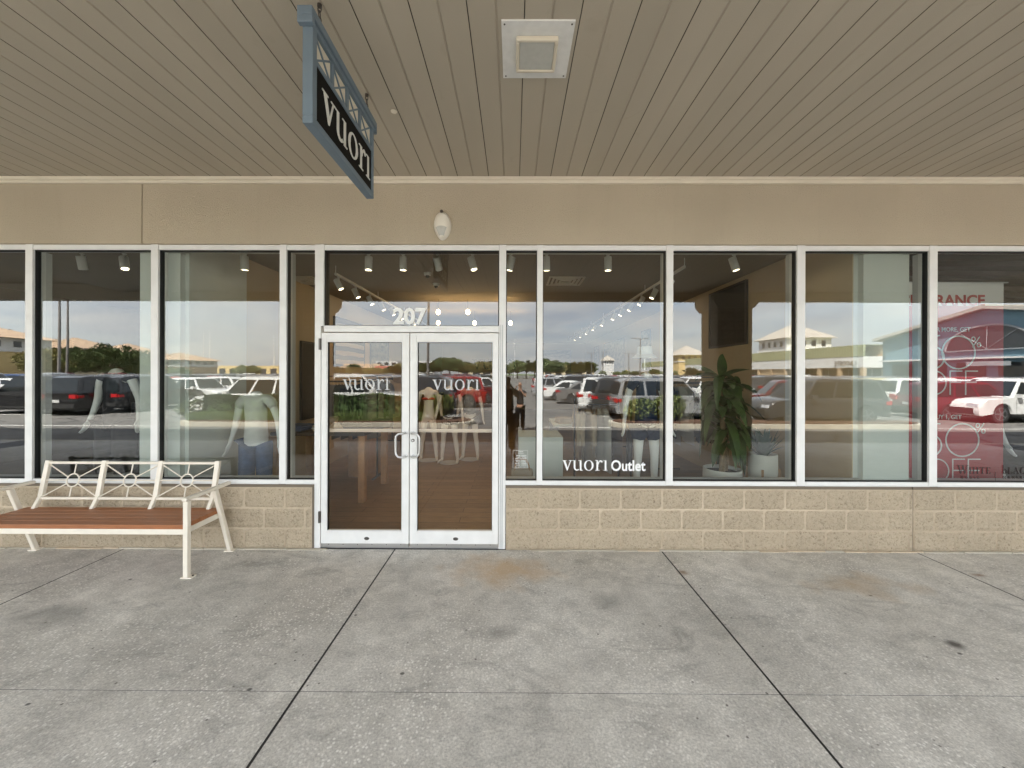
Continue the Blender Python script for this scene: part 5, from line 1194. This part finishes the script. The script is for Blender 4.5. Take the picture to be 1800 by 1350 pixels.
# trees
random.seed(33)
def tree_mesh(n, clumps, rx, rz, m, s):
    k = MB(); cs = []
    for i in range(clumps):
        a = random.random() * 6.28; r = rx * math.sqrt(random.random()) * .88; z = (random.random() ** .8) * rz * (1 - .45 * (r / rx) ** 2)
        cs.append((r * cos(a), r * sin(a), z, rx * random.uniform(.12, .24)))
    for _ in range(n):
        cx, cy, cz, cr_ = random.choice(cs); d = Vector((random.gauss(0, 1), random.gauss(0, 1), random.gauss(0, 1))).normalized() * cr_ * random.random() ** .4
        c_ = Vector((cx, cy, cz)) + Vector((d.x, d.y, d.z * .6)); a = Vector((random.gauss(0, 1), random.gauss(0, 1), random.gauss(0, 1))).normalized(); b = a.orthogonal().normalized(); q = s * random.uniform(.6, 1.4)
        k.add([c_ - a * q, c_ + b * q * .6, c_ + a * q, c_ - b * q * .6], [(0, 1, 2, 3)], m)
    return k.mesh('crown'), cs
def trunk_mesh(h, cs):
    k = MB(); k.tube([(0, 0, 0), (.05, 0, h * .5), (0, 0, h)], .16, 'bark', 8, rs=[.2, .14, .11])
    for cx, cy, cz, _ in cs[:9]: k.tube([(0, 0, h * .8), (cx * .5, cy * .5, h + cz * .4), (cx, cy, h + cz)], .06, 'bark', 6, rs=[.09, .05, .02])
    return k.mesh('trunk', True)
TV = []
for m_, rx, rz in (('tree_leaf', 3.6, 2.8), ('tree_leaf_olive', 3.8, 2.4), ('tree_leaf', 2.8, 3.4)):
    cm_, cs = tree_mesh(8500, 95, rx, rz, m_, .12); TV.append((cm_, trunk_mesh(2.0, cs)))
def tree(x, y, v, sc, lab, grp=None, cat='tree'):
    t = thing('tree', lab, cat, (x, y, GZ), random.random() * 6, grp); t.scale = (sc,) * 3
    put(TV[v][1], 'trunk', t); put(TV[v][0], 'crown', t, (0, 0, 2.0)); return t
tl = [(110, -44, 1, 1.12, 'broad olive tree left of the tile roofed shop towers'), (185, -42, 0, 1.1, 'broad dark green tree right of the olive tree on the left'), (235, -50, 0, .9, 'smaller dark tree at the right of the two broad left hand trees'), (305, -60, 0, .6, 'small tree before the tan tower shop'), (432, -75, 0, .75, 'small round tree before the yellow strip of shops'), (60, -48, 1, 1.0, 'olive tree at the far left shops')]
for p, Y, v, sc, lb in tl: tree(RX(p, Y), Y, v, sc, lb)
for i, (p, Y) in enumerate(((1060, -150), (1085, -140), (1100, -120), (1120, -110), (1150, -95), (1175, -85), (1215, -75))): tree(RX(p, Y), Y, 0 if i % 2 else 2, .62, 'small street tree, %s of seven along the right hand shops' % ordn[i], 'street trees along the right hand shops')
fp = [590, 606, 622, 640, 658, 676, 694, 712, 728, 745, 760, 775, 790, 806, 820, 835, 850, 866, 880, 896, 910, 925, 940, 955, 968, 982, 996, 1010, 1022, 1036]
hs = [5, 4, 6, 4, 5, 4, 6, 8, 6, 7, 8, 9, 9, 8, 7, 7, 8, 7, 7, 6, 7, 8, 8, 9, 8, 7, 7, 6, 8, 7]
for i, p in enumerate(fp): tree(RX(p, -150 - (i % 4) * 9), -150 - (i % 4) * 9, i % 3, hs[i] / 5.4 * 1.05, 'distant tree on the horizon, %s from the left' % (ordn[i] if i < 20 else ordn[i - 20] + ' after the twentieth'), 'trees along the horizon')

# light poles
def pole(x, y, h, m, lab, arms=2):
    t = thing('lamp_post', lab, 'lamp post', (x, y, GZ)); k = MB(); k.tube([(0, 0, 0), (0, 0, h)], .10, m, 10, rs=[.13, .08]); k.obj('pole', t, smooth=True)
    k = MB(); k.cyl((0, 0, 0), .30, .7, 'kerb', 18); k.obj('base', t, bevel=.02)
    for s in (-1, 1)[:arms]: k = MB(); k.tube([(0, 0, h - .1), (s * 1.0, 0, h)], .04, m, 6); k.box(min(s * .9, s * 1.6), max(s * .9, s * 1.6), -.16, .16, h - .02, h + .10, m); k.obj('lamp_head', t)
for p, Y, h, nm in ((97, -34, 11, 'tall lamp post nearest the left trees'), (112, -38, 10, 'tall lamp post just right of the one by the left trees'), (752, -30.5, 12, 'tall lamp post rising above the right end of the hedge'), (867, -78, 9.5, 'lamp post in the middle lane above the white cars'), (1125, -72, 9.0, 'double armed lamp post left of the tall plant'), (1060, -120, 9, 'distant lamp post beside the small white cupola'), (1040, -125, 9, 'distant lamp post left of the small white cupola'), (1105, -110, 8, 'lamp post behind the double armed one')):
    pole(RX(p, Y), Y, h, 'pole_grey', nm)
for p, Y, h, nm in ((905, -170, 18, 'tall thin white mast above the horizon trees'), (355, -200, 24, 'left of two tall white masts beyond the yellow shops'), (366, -200, 24, 'right of two tall white masts beyond the yellow shops'), (480, -200, 22, 'tall white mast at the right end of the yellow shops')):
    t = thing('radio_mast', nm, 'mast', (RX(p, Y), Y, -.15)); k = MB(); k.tube([(0, 0, 0), (0, 0, h)], .22, 'pole_white', 6, rs=[.3, .12]); k.obj('mast', t)
    k = MB()
    for z in (.8, .88, .95): k.tube([(-.9, 0, h * z), (.9, 0, h * z)], .07, 'pole_white', 5)
    k.obj('crossbar', t)

# shops across the lot
def hip(k, x0, x1, y0, y1, z0, z1, m, ov=.6):
    a, b, c, d = x0 - ov, x1 + ov, y0 - ov, y1 + ov; cx, cy = (a + b) / 2, (c + d) / 2; rl = max(0, ((b - a) - (d - c)) / 2); rm = max(0, ((d - c) - (b - a)) / 2)
    P_ = [(a, c, z0), (b, c, z0), (b, d, z0), (a, d, z0), (cx - rl, cy - rm, z1), (cx + rl, cy + rm, z1)]
    k.add(P_, [(0, 1, 2, 3), (0, 1, 5, 4) if rl else (0, 1, 4), (1, 2, 5) if rl else (1, 2, 5, 4), (2, 3, 4, 5) if rl else (2, 3, 5), (3, 0, 4) if rl else (3, 0, 4, 5)], m)
    for i in range(int((b - a) / .9)):
        xx = a + .4 + i * .9; t_ = 1 - abs(xx - cx) / ((b - a) / 2); 
        if rm >= 0: k.tube([(xx, d, z0 + .04), (xx, d - (d - cy - rm) * t_, z0 + (z1 - z0) * t_ + .04)], .05, m, 4, cap=False)
        k.tube([(xx, c, z0 + .04), (xx, c + (cy - rm - c) * t_, z0 + (z1 - z0) * t_ + .04)], .05, m, 4, cap=False)
    for i in range(int((d - c) / .9)):
        yq = c + .4 + i * .9; t_ = 1 - abs(yq - cy) / ((d - c) / 2)
        k.tube([(a, yq, z0 + .04), (a + (cx - rl - a) * t_, yq, z0 + (z1 - z0) * t_ + .04)], .05, m, 4, cap=False)
def strip_x(name_lab, X, y0, y1, h, face, wallm, parm, side, bays=4.5):
    # row of shops running along Y whose fronts look towards X = 0; side = sign of X
    t = thing('shop_row', name_lab, 'building', (X, (y0 + y1) / 2, GZ)); D = (y1 - y0) / 2; s = side
    bx = lambda k, a, b, c, d, e, f_, m: k.box(min(s * a, s * b), max(s * a, s * b), c, d, e, f_, m)
    k = MB(); bx(k, 3.5, 18, -D, D, 0, h - .05, wallm); k.obj('wall', t)
    k = MB(); bx(k, -.05, .35, -D, D, h * .72, h, parm); bx(k, .35, 18.2, -D, D, h - .04, h - .005, parm)
    for i in range(int(2 * D / .6)): bx(k, -.10, -.05, -D + i * .6, -D + i * .6 + .08, h * .72, h, parm)
    k.obj('parapet', t)
    k = MB(); bx(k, -.0, 3.49, -D, D, h * .45, h * .715, 'white_siding'); k.obj('fascia', t)
    n = int(2 * D / bays)
    for i in range(n + 1):
        k = MB(); yy_ = -D + i * (2 * D - .6) / n; bx(k, .02, .55, yy_, yy_ + .6, 0, h * .449, wallm); k.obj('column', t)
    for i in range(n):
        k = MB(); yy_ = -D + (i + .2) * 2 * D / n; bx(k, 3.40, 3.49, yy_, yy_ + bays * .7, .3, h * .42, 'shop_glass'); bx(k, 3.36, 3.399, yy_ + bays * .35 - .05, yy_ + bays * .35 + .05, .3, h * .42, 'white_siding'); k.obj('window', t)
    return t
def tower(x, y, w, hw, hr, wallm, roofm, lab, upper='white_siding', name='shop_tower'):
    t = thing(name, lab, 'tower', (x, y, GZ)); k = MB(); k.box(-w, w, -w, w, 0, hw * .72, wallm); k.box(-w * 1.04, w * 1.04, -w * 1.04, w * 1.04, hw * .72 + .001, hw * .76, 'white_siding'); k.box(-w, w, -w, w, hw * .76 + .001, hw, upper); k.obj('wall', t)
    k = MB(); hip(k, -w, w, -w, w, hw + .002, hr, roofm, .9); k.obj('roof', t)
    for s in (-1, 1):
        for i in range(4):
            u = -w + w * .35 + i * w * 1.3 / 3 - .4
            k = MB(); k.box(u, u + .8, w + .002, w + .05, hw * .82, hw * .94, 'shop_glass'); o = k.obj('window', t) if s > 0 else None
            if s < 0: k = MB(); k.box(-w - .05, -w - .002, u, u + .8, hw * .82, hw * .94, 'shop_glass'); k.obj('window', t); k = MB(); k.box(w + .002, w + .05, u, u + .8, hw * .82, hw * .94, 'shop_glass'); k.obj('window', t)
    return t
SR = strip_x('long row of shops with green metal parapet on the right of the lot', 58, -170, -60, 7.0, 1, 'tan_siding', 'green_parapet', 1)
k = MB(); sans(k, 'LACOSTE', 0, 3.55, .75, 'pole_grey', 0, .04, .01, 1, Matrix.Translation((-.06, 53.8, 0)) @ Matrix.Rotation(R(-90), 4, 'Z')); k.obj('shop_name', SR)
tower(63, -83, 4.7, 9.8, 13.4, 'tan_siding', 'roof_tin', 'pale hip roofed tower with tan siding rising from the right hand shops')
tower(60.5, -131, 4.6, 8.4, 12.0, 'yellow_siding', 'roof_tin', 'smaller yellow hip roofed tower further along the right hand shops', 'yellow_siding')
tower(60, -242, 3.2, 10.5, 14.0, 'white_siding', 'roof_tin', 'small distant white cupola tower at the end of the right hand shops')
k = MB()
sgn = Matrix.Translation((57.6, -79, 4.6)) @ Matrix.Rotation(R(-90), 4, 'Z')
# blue gabled shop
t = thing('gabled_shop', 'blue shop with wide gable and white arched window on the right', 'building', (54, -39.5, GZ)); 
k = MB(); k.box(0, 20, -13, 13, 0, 7.0, 'blue_siding'); k.prism([(-12, 7.001), (12, 7.001), (0, 9.4)], -.6, 20, 'blue_siding', 'YZ'); k.box(-.6, -.001, -12, 12, 3.8, 7.0, 'blue_siding'); k.obj('wall', t)
k = MB(); k.prism([(-13.2, 6.8), (0, 9.45), (13.2, 6.8), (13.2, 7.15), (0, 9.85), (-13.2, 7.15)], -1.4, 20.5, 'roof_tin', 'YZ')
for i in range(16): 
    for s in (-1, 1): k.tube([(-1.2 + i * 1.3, s * 13.1, 7.2), (-1.2 + i * 1.3, 0, 9.9)], .06, 'roof_tin', 4, cap=False)
k.obj('roof', t)
k = MB(); k.prism([(4.2 * cos(R(a)), 4.9 + 2.7 * sin(R(a))) for a in range(0, 181, 9)], -.64, -.61, 'shop_glass', 'YZ'); o = k.obj('arched_window', t)
k = MB(); pts = [(-.70, 4.2 * cos(R(a)), 4.9 + 2.7 * sin(R(a))) for a in range(0, 181, 9)]; k.tube(pts, .12, 'arch_trim', 6); k.box(-.78, -.645, -4.4, 4.4, 4.75, 4.87, 'arch_trim')
for a in (50, 90, 130): k.tube([(-.70, 0, 4.9), (-.70, 4.1 * cos(R(a)), 4.9 + 2.6 * sin(R(a)))], .03, 'arch_trim', 5)
k.obj('window_frame', o)
k = MB(); k.box(-.72, -.62, -12.8, 12.8, 3.8, 4.0, 'white_siding'); k.obj('trim', t)
for i in range(6): k = MB(); k.box(-.06, -.002, -11.5 + i * 4, -8.6 + i * 4, .4, 3.4, 'shop_glass'); k.obj('window', t)
k = MB(); sgm = Matrix.Translation((-.61, 11.4, 3.0)) @ Matrix.Rotation(R(-90), 4, 'Z'); 
k = MB(); k.box(-.70, -.601, -2, 2, 3.0, 3.5, 'arch_trim'); k.obj('sign_board', t)
# left hand shops
strip_x('row of cream shops with tile roofed towers on the left of the lot', -68, -80, -38, 4.4, 1, 'cream_siding', 'yellow_siding', -1)
tower(-67, -43, 4.6, 6.2, 8.2, 'yellow_siding', 'roof_tan', 'tile roofed cream tower at the left, behind the broad olive tree')
tower(-67, -54.5, 3.3, 5.5, 7.3, 'cream_siding', 'roof_tan', 'second tile roofed tower on the left, behind the dark tree')
tower(-67, -73, 4.2, 4.4, 6.0, 'tan_siding', 'roof_tan', 'tan tile roofed tower at the far end of the left hand shops')
tower(-67, -62.5, 3.3, 5.2, 7.0, 'cream_siding', 'roof_tan', 'third tile roofed tower on the left, right of the dark tree')
def far_block(px0, px1, Y, h, m, lab, floors=1, roof=None):
    x0, x1 = RX(px0, Y), RX(px1, Y); t = thing('distant_building', lab, 'building', ((x0 + x1) / 2, Y, -.15)); w = (x1 - x0) / 2
    k = MB(); k.box(-w, w, -12, 0, 0, h, m); k.obj('wall', t)
    if roof: k = MB(); k.prism([(-13, h + .01), (1.2, h + .01), (-6, h + 2.2)], -w - .5, w + .5, roof, 'YZ'); k.obj('roof', t)
    n = max(3, int(w * 2 / 5))
    for f in range(floors):
        for i in range(n):
            xx = -w + (i + .2) * 2 * w / n; hh = h / floors; k = MB(); k.box(xx, xx + 1.2 * w / n, .005, .06, f * hh + hh * .2, f * hh + hh * .75, 'shop_glass'); k.obj('window', t)
    return t
far_block(290, 488, -190, 5.6, 'yellow_siding', 'long distant yellow row of shops between the left trees and the mast')
far_block(600, 662, -200, 5.0, 'cream_siding', 'distant low cream building left of the white block', 1, 'roof_tan')
far_block(655, 708, -190, 3.6, 'cream_siding', 'distant low building with red roof before the white block', 1, 'roof_red')
far_block(660, 698, -235, 9.5, 'white_siding', 'distant white three storey block behind the red roof', 3)
far_block(736, 762, -200, 8.6, 'white_siding', 'distant white three storey block beside the lamp post', 3)
far_block(808, 866, -190, 4.2, 'cream_siding', 'distant building with teal awning behind the red cars', 1, 'awning_teal')
far_block(955, 1045, -200, 4.0, 'cream_siding', 'distant low pale building under the horizon trees', 1)
